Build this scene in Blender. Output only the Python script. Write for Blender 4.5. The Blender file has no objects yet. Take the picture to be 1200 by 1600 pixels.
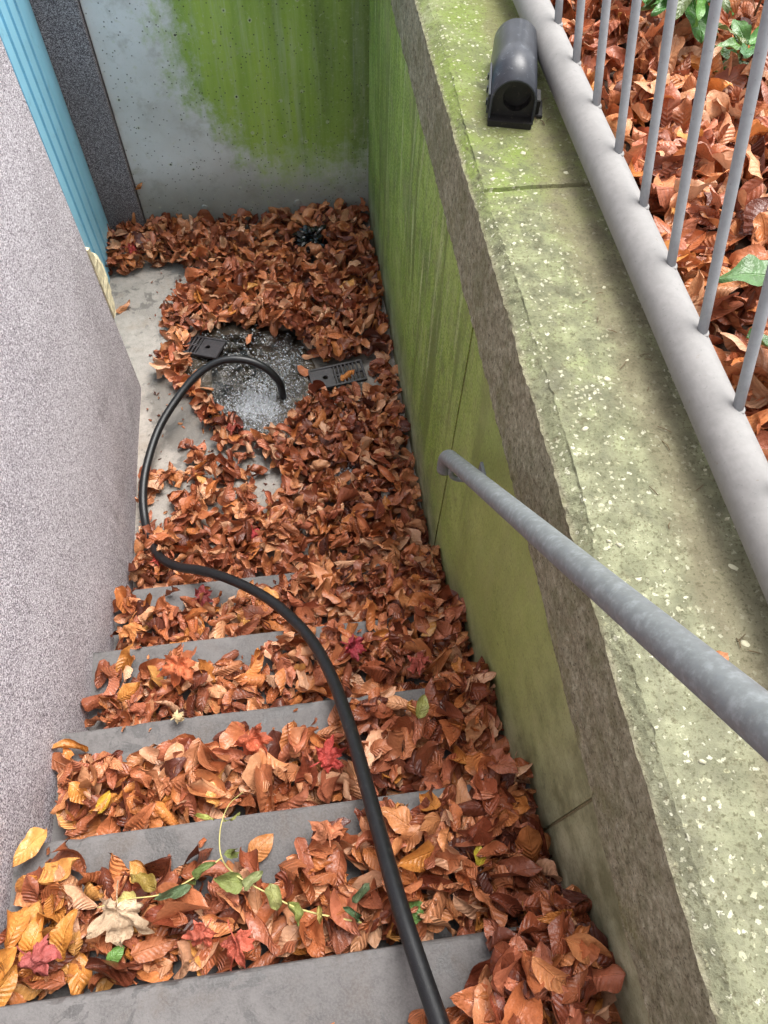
import bpy, bmesh, math, random
import numpy as np
from mathutils import Vector, Matrix, noise as mnoise

random.seed(7)
rng = np.random.default_rng(11)
scene = bpy.context.scene
col = scene.collection

# ------------------------------------------------------------------ camera
CAM = np.array([0.60252, -0.97809, 2.16648])
FPX = 1162.1
ROT = np.array([[0.99096, -0.13217, 0.02292],      # right
                [0.10275, 0.85775, 0.50370],       # up
                [0.08623, 0.49679, -0.86357]])     # forward
cd = bpy.data.cameras.new('camera')
cam = bpy.data.objects.new('camera', cd)
col.objects.link(cam)
cd.sensor_fit = 'VERTICAL'
cd.sensor_height = 36.0
cd.sensor_width = 27.0
cd.lens = FPX / 1600 * 36.0
cd.clip_start = 0.02
cd.clip_end = 500
M = Matrix(((ROT[0][0], ROT[1][0], -ROT[2][0], CAM[0]),
            (ROT[0][1], ROT[1][1], -ROT[2][1], CAM[1]),
            (ROT[0][2], ROT[1][2], -ROT[2][2], CAM[2]),
            (0, 0, 0, 1)))
cam.matrix_world = M
scene.camera = cam

# ------------------------------------------------------------------ sky, sun, exposure
SUN_EL, SUN_AZ = 69.0, 45.0        # azimuth clockwise from +Y (the way down the stairs)
w = bpy.data.worlds.new('World')
scene.world = w
w.use_nodes = True
wn = w.node_tree.nodes
wn.clear()
sky = wn.new('ShaderNodeTexSky')
sky.sky_type = 'NISHITA'
sky.sun_disc = False
sky.sun_elevation = math.radians(SUN_EL)
sky.sun_rotation = math.radians(SUN_AZ)
sky.dust_density = 4.0
hs = wn.new('ShaderNodeHueSaturation')
hs.inputs['Saturation'].default_value = 0.16
bg = wn.new('ShaderNodeBackground')
bg.inputs['Strength'].default_value = 0.14
wo = wn.new('ShaderNodeOutputWorld')
w.node_tree.links.new(sky.outputs[0], hs.inputs['Color'])
w.node_tree.links.new(hs.outputs[0], bg.inputs['Color'])
w.node_tree.links.new(bg.outputs[0], wo.inputs['Surface'])

sd = bpy.data.lights.new('sun', 'SUN')
sd.energy = 1.5
sd.angle = math.radians(34)
sd.color = (1.0, 0.965, 0.92)
sun = bpy.data.objects.new('sun', sd)
col.objects.link(sun)
el, az = math.radians(SUN_EL), math.radians(SUN_AZ)
sdir = Vector((math.cos(el) * math.sin(az), math.cos(el) * math.cos(az), math.sin(el)))
sun.rotation_euler = (-sdir).to_track_quat('-Z', 'Y').to_euler()

scene.view_settings.view_transform = 'Standard'
scene.view_settings.look = 'None'
scene.view_settings.gamma = 1.0
scene.view_settings.exposure = 1.42
scene.view_settings.use_curve_mapping = False
scene.cycles.use_denoising = True
scene.cycles.max_bounces = 8
scene.cycles.transparent_max_bounces = 12

# ------------------------------------------------------------------ helpers
def lin(r, g, b):
    f = lambda c: (c / 255 / 12.92) if c <= 10 else ((c / 255 + 0.055) / 1.055) ** 2.4
    return (f(r), f(g), f(b), 1.0)


class G:
    """tiny node-graph writer"""
    def __init__(self, name):
        self.mat = bpy.data.materials.new(name)
        self.mat.use_nodes = True
        self.nt = self.mat.node_tree
        self.nt.nodes.clear()
        self.out = self.nt.nodes.new('ShaderNodeOutputMaterial')

    def n(self, t, ins=None, **props):
        nd = self.nt.nodes.new(t)
        for k, v in props.items():
            setattr(nd, k, v)
        for k, v in (ins or {}).items():
            self.put(nd.inputs[k], v)
        return nd

    def put(self, sock, v):
        if isinstance(v, bpy.types.NodeSocket):
            self.nt.links.new(v, sock)
        else:
            sock.default_value = v

    def m(self, op, a, b=0.0, c=None, clamp=False):
        nd = self.n('ShaderNodeMath', operation=op, use_clamp=clamp)
        self.put(nd.inputs[0], a)
        self.put(nd.inputs[1], b)
        if c is not None:
            self.put(nd.inputs[2], c)
        return nd.outputs[0]

    def mr(self, v, a, b, c=0.0, d=1.0):
        nd = self.n('ShaderNodeMapRange', interpolation_type='SMOOTHSTEP')
        for k, x in zip(('Value', 'From Min', 'From Max', 'To Min', 'To Max'), (v, a, b, c, d)):
            self.put(nd.inputs[k], x)
        return nd.outputs['Result']

    def mix(self, f, a, b, mode='MIX'):
        nd = self.n('ShaderNodeMix', data_type='RGBA', blend_type=mode)
        self.put(nd.inputs[0], f)
        self.put(nd.inputs[6], a)
        self.put(nd.inputs[7], b)
        return nd.outputs[2]

    def ramp(self, f, stops):
        nd = self.n('ShaderNodeValToRGB')
        cr = nd.color_ramp
        while len(cr.elements) < len(stops):
            cr.elements.new(0.5)
        for e, (p, c) in zip(cr.elements, stops):
            e.position = p
            e.color = c if len(c) == 4 else (*c, 1)
        self.put(nd.inputs[0], f)
        return nd.outputs[0]

    def obj(self):
        return self.n('ShaderNodeTexCoord').outputs['Object']

    def scaled(self, v, s, loc=(0, 0, 0)):
        nd = self.n('ShaderNodeMapping')
        self.put(nd.inputs['Vector'], v)
        nd.inputs['Scale'].default_value = s
        nd.inputs['Location'].default_value = loc
        return nd.outputs[0]

    def noise(self, v, scale, detail=4, rough=0.55, dist=0.0):
        nd = self.n('ShaderNodeTexNoise')
        self.put(nd.inputs['Vector'], v)
        nd.inputs['Scale'].default_value = scale
        nd.inputs['Detail'].default_value = detail
        nd.inputs['Roughness'].default_value = rough
        nd.inputs['Distortion'].default_value = dist
        return nd.outputs['Fac']

    def vor(self, v, scale, feature='F1', rand=1.0):
        nd = self.n('ShaderNodeTexVoronoi', feature=feature)
        self.put(nd.inputs['Vector'], v)
        nd.inputs['Scale'].default_value = scale
        nd.inputs['Randomness'].default_value = rand
        return nd

    def bump(self, h, strength=0.3, dist=0.01, normal=None):
        nd = self.n('ShaderNodeBump')
        self.put(nd.inputs['Height'], h)
        nd.inputs['Strength'].default_value = strength
        nd.inputs['Distance'].default_value = dist
        if normal is not None:
            self.put(nd.inputs['Normal'], normal)
        return nd.outputs[0]

    def pbr(self, color, rough=0.7, normal=None, metal=0.0, spec=0.5, **extra):
        nd = self.n('ShaderNodeBsdfPrincipled')
        self.put(nd.inputs['Base Color'], color)
        self.put(nd.inputs['Roughness'], rough)
        self.put(nd.inputs['Metallic'], metal)
        self.put(nd.inputs['Specular IOR Level'], spec)
        if normal is not None:
            self.put(nd.inputs['Normal'], normal)
        for k, v in extra.items():
            self.put(nd.inputs[k.replace('_', ' ')], v)
        self.nt.links.new(nd.outputs[0], self.out.inputs['Surface'])
        return self.mat


def tag(o, label=None, cat=None, group=None, kind=None):
    if label: o['label'] = label
    if cat: o['category'] = cat
    if group: o['group'] = group
    if kind: o['kind'] = kind
    return o


def empty(name, loc=(0, 0, 0)):
    o = bpy.data.objects.new(name, None)
    o.location = loc
    col.objects.link(o)
    return o


def link(name, me, mat, parent=None, smooth=False):
    if mat is not None and len(me.materials) == 0:
        me.materials.append(mat)
    if smooth:
        me.polygons.foreach_set('use_smooth', np.ones(len(me.polygons), bool))
    o = bpy.data.objects.new(name, me)
    col.objects.link(o)
    if parent is not None:
        o.parent = parent
        o.matrix_parent_inverse = Matrix.Translation(parent.location).inverted()
    return o


def mesh(name, verts, faces):
    me = bpy.data.meshes.new(name)
    me.from_pydata([tuple(v) for v in verts], [], faces)
    me.update()
    return me


def bm_mesh(name, bm):
    bmesh.ops.recalc_face_normals(bm, faces=bm.faces)
    me = bpy.data.meshes.new(name)
    bm.to_mesh(me)
    bm.free()
    return me


def box_bm(x0, x1, y0, y1, z0, z1, bevel=0.0, seg=2):
    bm = bmesh.new()
    bmesh.ops.create_cube(bm, size=1.0)
    for v in bm.verts:
        v.co = Vector(((x0 + x1) / 2 + v.co.x * (x1 - x0), (y0 + y1) / 2 + v.co.y * (y1 - y0), (z0 + z1) / 2 + v.co.z * (z1 - z0)))
    if bevel:
        bmesh.ops.bevel(bm, geom=list(bm.edges), offset=bevel, segments=seg, affect='EDGES', profile=0.5)
    return bm


def grid_mesh(name, P):
    """P: array (a, b, 3) of points"""
    a, b = P.shape[:2]
    idx = np.arange(a * b).reshape(a, b)
    f = np.stack([idx[:-1, :-1], idx[1:, :-1], idx[1:, 1:], idx[:-1, 1:]], -1).reshape(-1, 4)
    return mesh(name, P.reshape(-1, 3), f.tolist())


def catmull(pts, n=12):
    P = [np.array(p, float) for p in pts]
    P = [2 * P[0] - P[1]] + P + [2 * P[-1] - P[-2]]
    out = []
    for i in range(1, len(P) - 2):
        for k in range(n):
            t = k / n
            out.append(0.5 * ((2 * P[i]) + (P[i + 1] - P[i - 1]) * t + (2 * P[i - 1] - 5 * P[i] + 4 * P[i + 1] - P[i + 2]) * t ** 2
                              + (-P[i - 1] + 3 * P[i] - 3 * P[i + 1] + P[i + 2]) * t ** 3))
    out.append(P[-2])
    return np.array(out)


def tube(name, pts, r, seg=16, caps=True):
    pts = np.asarray(pts, float)
    n = len(pts)
    rad = np.full(n, r) if np.isscalar(r) else np.asarray(r, float)
    tan = np.gradient(pts, axis=0)
    tan /= np.linalg.norm(tan, axis=1)[:, None]
    ref = np.array([0, 0, 1.0]) if abs(tan[0][2]) < 0.9 else np.array([1.0, 0, 0])
    u = np.cross(tan[0], ref); u /= np.linalg.norm(u)
    V = []
    for i in range(n):
        u = u - tan[i] * (u @ tan[i]); u /= np.linalg.norm(u)
        v = np.cross(tan[i], u)
        for k in range(seg):
            a = 2 * math.pi * k / seg
            V.append(pts[i] + rad[i] * (math.cos(a) * u + math.sin(a) * v))
    F = []
    for i in range(n - 1):
        for k in range(seg):
            F.append((i * seg + k, i * seg + (k + 1) % seg, (i + 1) * seg + (k + 1) % seg, (i + 1) * seg + k))
    if caps:
        F.append(tuple(range(seg))[::-1])
        F.append(tuple((n - 1) * seg + k for k in range(seg)))
    return mesh(name, V, F)


def nz(x, y, z, s=1.0):
    return mnoise.noise(Vector((x * s, y * s, z * s)))


# ------------------------------------------------------------------ dimensions (metres, landing at z = 0)
W = 0.948           # clear width between plaster wall (x = 0) and retaining wall
TR, RI = 0.2461, 0.17
YB = 1.765          # back wall
YC = 0.90           # end of the plaster wall
ZT = 1.312          # top of the retaining wall
GZ = 1.22           # garden soil

# ------------------------------------------------------------------ materials
def mat_concrete(name, base=(150, 144, 140), spots=True, seed=0.0, wet_at=None):
    g = G(name)
    c = g.scaled(g.obj(), (1, 1, 1), (seed, seed * .7, 0))
    n1 = g.noise(c, 3.0, 6, 0.6)
    n2 = g.noise(c, 45, 4, 0.6)
    n3 = g.noise(c, 260, 3, 0.6)
    b = lin(*base)
    d = tuple(x * 0.62 for x in b[:3]) + (1,)
    li = tuple(min(1, x * 1.25) for x in b[:3]) + (1,)
    cc = g.ramp(g.noise(c, 6.0, 8, 0.68, 0.4), [(0.30, d), (0.50, b), (0.68, li)])
    cc = g.mix(g.mr(n2, 0.42, 0.68, 0, 0.55), cc, d)
    cc = g.mix(g.mr(g.noise(g.scaled(c, (1, 1, 1), (4, 2, 1)), 8, 7, 0.7, 0.4), 0.50, 0.66, 0, 0.45), cc, tuple(x * y_ for x, y_ in zip(b[:3], (0.78, 0.62, 0.48))) + (1,))
    cc = g.mix(g.mr(n3, 0.40, 0.62, 0.0, 0.5), cc, li)
    cc = g.mix(g.mr(g.noise(c, 140, 4, 0.7), 0.56, 0.70, 0, 0.55), cc, d)
    rough = 0.75
    if spots:      # damp blotches
        s = g.mr(g.noise(c, 13, 6, 0.66, 0.6), 0.565, 0.61, 0, 1)
        cc = g.mix(g.m('MULTIPLY', s, 0.72), cc, tuple(x * 0.4 for x in b[:3]) + (1,))
        v = g.vor(g.scaled(c, (1, 1, 1), (.3, .1, 0)), 160)
        pit = g.mr(v.outputs['Distance'], 0.06, 0.16, 1, 0)
        pit = g.m('MULTIPLY', pit, g.mr(n2, 0.5, 0.6, 0, 1))
        cc = g.mix(g.m('MULTIPLY', pit, 0.5), cc, (0.03, 0.028, 0.025, 1))
        if wet_at:      # soaked concrete round the drain
            dd = g.n('ShaderNodeVectorMath', {0: g.obj(), 1: wet_at}, operation='DISTANCE').outputs['Value']
            wm = g.mr(g.m('ADD', dd, g.m('MULTIPLY', g.m('SUBTRACT', g.noise(c, 14, 5, 0.6), 0.5), 0.20)), 0.44, 0.37)
            cc = g.mix(g.m('MULTIPLY', wm, 0.62), cc, tuple(x * 0.28 for x in b[:3]) + (1,))
            s = g.m('MAXIMUM', s, g.m('MULTIPLY', wm, 2.0))
        rough = g.m('SUBTRACT', 0.78, g.m('MULTIPLY', s, 0.3))
    h = g.m('ADD', g.m('MULTIPLY', n2, 0.6), g.m('MULTIPLY', n3, 0.4))
    return g.pbr(cc, rough, g.bump(h, 0.35, 0.006))


def mat_plaster(name, tones, bumps=0.5, dirt=True):
    """granular roughcast: every grain a Voronoi cell of its own tone"""
    g = G(name)
    c = g.obj()
    warp = g.n('ShaderNodeVectorMath', {0: c, 1: (1, 1, 1)}, operation='MULTIPLY').outputs[0]
    v = g.vor(warp, 440)
    v2 = g.vor(warp, 800)
    val = g.n('ShaderNodeSeparateColor', {0: v.outputs['Color']}).outputs[0]
    val2 = g.n('ShaderNodeSeparateColor', {0: v2.outputs['Color']}).outputs[1]
    mixv = g.m('ADD', g.m('MULTIPLY', val, 0.7), g.m('MULTIPLY', val2, 0.3))
    cc = g.ramp(mixv, [(0.22, tones[0]), (0.44, tones[1]), (0.58, tones[2]), (0.78, tones[3])])
    if dirt:
        n = g.noise(c, 2.2, 5, 0.6)
        cc = g.mix(g.mr(n, 0.45, 0.75, 0, 0.25), cc, lin(112, 104, 104))
        n = g.noise(g.scaled(c, (1, 1, .5)), 7, 6, 0.7)
        cc = g.mix(g.mr(n, 0.58, 0.76, 0, 0.5), cc, lin(96, 88, 86))
        zz = g.n('ShaderNodeSeparateXYZ', {0: c})
        hgt = g.m('SUBTRACT', zz.outputs[2], g.m('MAXIMUM', g.m('MULTIPLY', zz.outputs[1], -0.69), 0.0))
        spl = g.mr(g.m('ADD', hgt, g.m('MULTIPLY', g.noise(c, 11, 6, 0.7), 0.35)), 0.50, 0.22)
        cc = g.mix(g.m('MULTIPLY', spl, 0.35), cc, lin(92, 84, 78))
    h = g.m('SUBTRACT', 1.0, v.outputs['Distance'])
    return g.pbr(cc, 0.85, g.bump(h, bumps, 0.0016), spec=0.3)


def mat_backwall():
    g = G('algae_concrete_back')
    c = g.obj()
    s = g.n('ShaderNodeSeparateXYZ', {0: c})
    x, z = s.outputs[0], s.outputs[2]
    big = g.noise(c, 2.6, 5, 0.6)
    mid = g.noise(c, 14, 5, 0.65)
    fine = g.noise(c, 120, 4, 0.65)
    strk = g.noise(g.scaled(c, (38, 1, 2.2)), 1.0, 5, 0.65)
    strk2 = g.noise(g.scaled(c, (11, 1, 0.9), (4, 0, 0)), 1.0, 4, 0.6)
    cc = g.ramp(big, [(0.3, lin(182, 180, 176)), (0.5, lin(208, 208, 206)), (0.7, lin(224, 225, 226))])
    cc = g.mix(g.mr(mid, 0.5, 0.72, 0, 0.4), cc, lin(150, 144, 132))
    cc = g.mix(g.mr(z, 0.34, 0.12, 0, 0.75), cc, g.mix(mid, lin(150, 148, 138), lin(118, 116, 104)))
    # algae stain: starts a quarter of the way across, stops a hand above the floor
    jit = g.m('ADD', g.m('MULTIPLY', g.m('SUBTRACT', g.noise(c, 20, 8, 0.75), 0.5), 0.42), g.m('MULTIPLY', g.m('SUBTRACT', strk, 0.5), 0.10))
    xe = g.m('ADD', x, jit)
    mx = g.mr(g.m('SUBTRACT', xe, g.m('MULTIPLY', g.mr(z, 0.65, 0.25), 0.22)), 0.17, 0.36)
    ze = g.m('ADD', z, g.m('MULTIPLY', jit, 0.9))
    mz = g.mr(ze, 0.10, 0.40)
    ms = g.m('MULTIPLY', g.m('MULTIPLY', mx, mz), g.mr(strk, 0.22, 0.55, 0.75, 1.0))
    gr = g.ramp(strk2, [(0.32, lin(98, 124, 34)), (0.5, lin(132, 164, 46)), (0.68, lin(162, 190, 62))])
    gr = g.mix(g.mr(x, 0.70, 0.95, 0, 0.55), gr, lin(76, 92, 44))
    gr = g.mix(g.mr(fine, 0.45, 0.75, 0, 0.35), gr, lin(150, 168, 90))
    cc = g.mix(g.m('MULTIPLY', ms, 0.94), cc, gr)
    cc = g.mix(g.mr(g.noise(c, 5.5, 6, 0.7, 0.8), 0.60, 0.72, 0, 0.5), cc, lin(172, 172, 150))
    cc = g.mix(g.mr(g.noise(c, 55, 8, 0.8, 0.6), 0.56, 0.66, 0, 0.45), cc, lin(196, 198, 170))
    cc = g.mix(g.mr(g.noise(g.scaled(c, (1, 1, 1), (7, 0, 3)), 30, 8, 0.8, 0.6), 0.58, 0.68, 0, 0.4), cc, lin(96, 98, 72))
    # bug holes with pale rims
    v = g.vor(c, 24)
    sel = g.mr(g.n('ShaderNodeSeparateColor', {0: v.outputs['Color']}).outputs[0], 0.72, 0.74)
    dd = g.m('ADD', v.outputs['Distance'], g.m('MULTIPLY', g.m('SUBTRACT', fine, 0.5), 0.16))
    rim = g.m('MULTIPLY', g.mr(dd, 0.15, 0.24, 1, 0), sel)
    hole = g.m('MULTIPLY', g.mr(dd, 0.06, 0.12, 1, 0), sel)
    cc = g.mix(g.m('MULTIPLY', rim, 0.45), cc, lin(196, 200, 176))
    cc = g.mix(hole, cc, lin(52, 52, 40))
    v = g.vor(c, 60)
    sel2 = g.mr(g.n('ShaderNodeSeparateColor', {0: v.outputs['Color']}).outputs[1], 0.80, 0.82)
    cc = g.mix(g.m('MULTIPLY', g.mr(v.outputs['Distance'], 0.1, 0.2, 0.8, 0), sel2), cc, lin(60, 58, 50))
    h = g.m('SUBTRACT', g.m('ADD', g.m('MULTIPLY', mid, 0.5), g.m('MULTIPLY', fine, 0.3)), hole)
    return g.pbr(cc, 0.72, g.bump(h, 0.35, 0.006))


def mat_algaewall():
    g = G('algae_concrete_side')
    c = g.obj()
    s = g.n('ShaderNodeSeparateXYZ', {0: c})
    y, z = s.outputs[1], s.outputs[2]
    big = g.noise(c, 2.4, 5, 0.6)
    mid = g.noise(c, 13, 5, 0.65)
    fine = g.noise(c, 150, 4, 0.65)
    strk = g.noise(g.scaled(c, (1, 11, 1.0)), 1.0, 6, 0.62, 0.5)
    strk2 = g.noise(g.scaled(c, (1, 34, 1.6), (0, 3, 0)), 1.0, 6, 0.7, 0.7)
    cc = g.ramp(mid, [(0.36, lin(112, 110, 88)), (0.5, lin(150, 148, 124)), (0.64, lin(182, 180, 154))])
    gr = g.ramp(g.m('ADD', g.m('MULTIPLY', strk, 0.45), g.m('MULTIPLY', g.noise(c, 4.5, 7, 0.66, 0.5), 0.55)), [(0.38, lin(106, 134, 42)), (0.5, lin(140, 168, 56)), (0.62, lin(178, 198, 100))])
    far = g.mr(y, -0.2, 0.5)
    gr = g.mix(g.m('MULTIPLY', g.mr(strk2, 0.52, 0.66, 0, 0.8), g.m('MULTIPLY', far, g.mr(z, 0.25, 0.7))), gr, lin(214, 220, 160))
    gr = g.mix(g.mr(mid, 0.52, 0.70, 0, 0.55), gr, lin(106, 112, 56))
    gr = g.mix(g.mr(fine, 0.5, 0.64, 0, 0.5), gr, lin(194, 200, 134))
    gr = g.mix(g.mr(fine, 0.47, 0.36, 0, 0.7), gr, lin(76, 86, 38))
    gr = g.mix(g.mr(g.noise(g.scaled(c, (1, 9, .8), (0, 1, 2)), 1.0, 6, 0.65, 0.4), 0.50, 0.64, 0, 0.6), gr, lin(96, 108, 44))
    gr = g.mix(g.mr(g.noise(c, 42, 7, 0.75), 0.50, 0.64, 0, 0.5), gr, lin(112, 110, 62))
    gr = g.mix(g.mr(g.noise(c, 5, 6, 0.65), 0.5, 0.7, 0, 0.4), gr, lin(160, 160, 110))
    dull = g.mix(mid, lin(150, 160, 80), lin(180, 182, 114))
    gr = g.mix(g.mr(y, 0.25, -0.35, 0, 0.7), gr, dull)
    # algae thins out towards the top of the stairs
    cover = g.mr(g.m('ADD', y, g.m('MULTIPLY', g.m('SUBTRACT', mid, 0.5), 0.30)), -0.95, -0.45, 0.15, 0.95)
    base = g.mr(g.m('SUBTRACT', z, g.m('MAXIMUM', g.m('MULTIPLY', y, -0.69), 0.0)), 0.05, 0.34, 0.20, 1.0)
    cover = g.m('MULTIPLY', cover, g.m('ADD', base, g.m('MULTIPLY', g.m('SUBTRACT', mid, 0.5), 0.5), clamp=True))
    cc = g.mix(cover, cc, gr)
    cc = g.mix(g.mr(g.noise(c, 34, 8, 0.78, 1.0), 0.58, 0.70, 0, 0.6), cc, lin(70, 68, 44))
    cc = g.mix(g.mr(g.noise(c, 230, 3, 0.7), 0.54, 0.66, 0, 0.4), cc, lin(84, 84, 56))
    v = g.vor(c, 85)
    sel = g.mr(g.n('ShaderNodeSeparateColor', {0: v.outputs['Color']}).outputs[0], 0.85, 0.86)
    cc = g.mix(g.m('MULTIPLY', g.mr(v.outputs['Distance'], 0.07, 0.16, 0.8, 0), sel), cc, lin(46, 44, 30))
    h = g.m('ADD', g.m('MULTIPLY', mid, 0.5), g.m('MULTIPLY', fine, 0.4))
    return g.pbr(cc, 0.7, g.bump(h, 0.3, 0.005))


def mat_coping():
    g = G('weathered_coping')
    c = g.obj()
    s = g.n('ShaderNodeSeparateXYZ', {0: c})
    x, y, z = s.outputs[0], s.outputs[1], s.outputs[2]
    big = g.noise(c, 3.5, 5, 0.6)
    mid = g.noise(c, 22, 6, 0.68)
    fine = g.noise(c, 190, 4, 0.7)
    cc = g.ramp(mid, [(0.32, lin(80, 80, 62)), (0.44, lin(114, 115, 92)), (0.56, lin(142, 143, 116)), (0.70, lin(176, 177, 150))])
    gm = g.mr(g.m('ADD', g.m('ADD', g.m('MULTIPLY', y, 0.42), 0.46), g.m('MULTIPLY', g.m('SUBTRACT', mid, 0.5), 1.2)), 0.30, 0.75, 0.10, 0.9)
    gm = g.m('MULTIPLY', gm, g.mr(big, 0.3, 0.55, 0.35, 1.0))
    cc = g.mix(gm, cc, g.mix(fine, lin(92, 110, 40), lin(136, 154, 70)))
    # band of dirt where leaves collect, beside the rail
    xe = g.m('ADD', x, g.m('MULTIPLY', g.m('SUBTRACT', g.noise(g.scaled(c, (1, .45, 1)), 14, 5, 0.65), 0.5), 0.10))
    band = g.m('MULTIPLY', g.mr(xe, 1.045, 1.085), g.mr(xe, 1.17, 1.12))
    pale = g.mr(g.m('ADD', y, g.m('MULTIPLY', g.m('SUBTRACT', mid, 0.5), 0.9)), -0.2, -0.9, 0, 0.30)
    cc = g.mix(pale, cc, lin(160, 159, 136))
    cc = g.mix(g.mr(g.noise(g.scaled(c, (1, .6, 1), (2, 5, 0)), 7, 7, 0.7, 0.5), 0.46, 0.66, 0, 0.62), cc, lin(104, 102, 86))
    near = g.m('SUBTRACT', 1.0, g.mr(g.n('ShaderNodeVectorMath', {0: c, 1: (1.05, 0.38, 1.31)}, operation='DISTANCE').outputs['Value'], 0.05, 0.13))
    band = g.m('MAXIMUM', band, g.m('MULTIPLY', near, g.mr(mid, 0.35, 0.6)))
    cc = g.mix(g.m('MULTIPLY', band, 0.55), cc, g.mix(fine, lin(92, 82, 64), lin(138, 126, 104)))
    # small exposed aggregate
    wv = g.n('ShaderNodeTexNoise', {'Vector': c, 'Scale': 170.0, 'Detail': 3.0})
    wc = g.n('ShaderNodeVectorMath', {0: wv.outputs['Color'], 1: (0.012, 0.012, 0.012)}, operation='MULTIPLY').outputs[0]
    wc = g.n('ShaderNodeVectorMath', {0: c, 1: wc}, operation='ADD').outputs[0]
    v = g.vor(wc, 120)
    sc = g.n('ShaderNodeSeparateColor', {0: v.outputs['Color']})
    sel = g.m('MULTIPLY', g.mr(g.m('ADD', sc.outputs[0], g.m('MULTIPLY', g.m('SUBTRACT', g.noise(c, 10, 4, 0.6), 0.5), 1.6)), 0.50, 0.52), g.m('SUBTRACT', 1.0, g.m('MULTIPLY', band, 0.8)))
    pb = g.m('MULTIPLY', g.mr(g.m('ADD', v.outputs['Distance'], g.m('MULTIPLY', sc.outputs[2], 0.25)), 0.34, 0.46, 1, 0), sel)
    pc = g.mix(sc.outputs[1], lin(176, 174, 140), lin(230, 228, 206))
    cc = g.mix(g.m('MULTIPLY', pb, 0.62), cc, pc)
    cc = g.mix(g.mr(fine, 0.53, 0.63, 0, 0.7), cc, lin(86, 82, 60))
    cc = g.mix(g.mr(g.noise(c, 75, 5, 0.75), 0.56, 0.66, 0, 0.6), cc, lin(98, 92, 70))
    # the broken face under the arris is dark
    nrm = g.n('ShaderNodeNewGeometry').outputs['True Normal']
    fx = g.m('MULTIPLY', g.n('ShaderNodeSeparateXYZ', {0: nrm}).outputs[0], -1)
    face = g.mr(z, 1.300, 1.290)
    brown = g.ramp(g.noise(c, 70, 8, 0.78), [(0.34, lin(98, 93, 74)), (0.47, lin(140, 134, 110)), (0.58, lin(166, 160, 136)), (0.70, lin(196, 190, 168))])
    brown = g.mix(g.mr(g.noise(c, 9, 6, 0.7), 0.45, 0.65, 0, 0.5), brown, lin(112, 112, 78))
    brown = g.mix(g.mr(fine, 0.56, 0.64, 0, 0.7), brown, lin(60, 52, 40))
    brown = g.mix(g.m('MULTIPLY', g.mr(mid, 0.45, 0.7, 0, 0.55), g.mr(z, 1.22, 1.08)), brown, lin(120, 118, 72))
    cc = g.mix(face, cc, brown)
    h = g.m('ADD', g.m('ADD', g.m('MULTIPLY', mid, 0.5), g.m('MULTIPLY', fine, 0.4)), g.m('MULTIPLY', pb, 0.1))
    return g.pbr(cc, 0.85, g.bump(h, 0.7, 0.010), spec=0.25)


def mat_galv(name, tint=(150, 156, 166), rough=0.5, metal=0.35, bands=False):
    g = G(name)
    c = g.obj()
    n1 = g.noise(c, 60, 5, 0.65)
    n2 = g.noise(c, 160, 3, 0.6)
    b = lin(*tint)
    d = tuple(x * 0.86 for x in b[:3]) + (1,)
    cc = g.mix(g.mr(n1, 0.35, 0.65), d, b)
    if bands:
        nb = g.noise(c, 95, 6, 0.68, 0.0)
        cc = g.mix(g.mr(nb, 0.45, 0.70, 0, 0.26), cc, lin(178, 186, 190))
        cc = g.mix(g.mr(nb, 0.48, 0.30, 0, 0.2), cc, lin(104, 112, 124))
    cc = g.mix(g.mr(n2, 0.64, 0.72, 0, 0.45), cc, lin(104, 104, 104))
    cc = g.mix(g.mr(g.noise(c, 75, 5, 0.7), 0.66, 0.74, 0, 0.5), cc, lin(116, 100, 84))
    return g.pbr(cc, g.mr(n1, 0.3, 0.7, rough - .08, rough + .12), g.bump(n2, 0.12, 0.002), metal=metal)


def mat_simple(name, rgb, rough=0.5, var=0.25, scale=30, bump=0.1, spec=0.5, dust=None):
    g = G(name)
    c = g.obj()
    n = g.noise(c, scale, 5, 0.6)
    b = lin(*rgb)
    d = tuple(x * (1 - var) for x in b[:3]) + (1,)
    li = tuple(min(1, x * (1 + var)) for x in b[:3]) + (1,)
    cc = g.ramp(n, [(0.3, d), (0.5, b), (0.7, li)])
    if dust:
        cc = g.mix(g.mr(g.noise(c, scale * 1.7, 6, 0.7, 0.5), 0.56, 0.72, 0, dust[1]), cc, lin(*dust[0]))
    return g.pbr(cc, rough, g.bump(g.noise(c, scale * 8, 3, 0.6), bump, 0.002), spec=spec)


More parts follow.
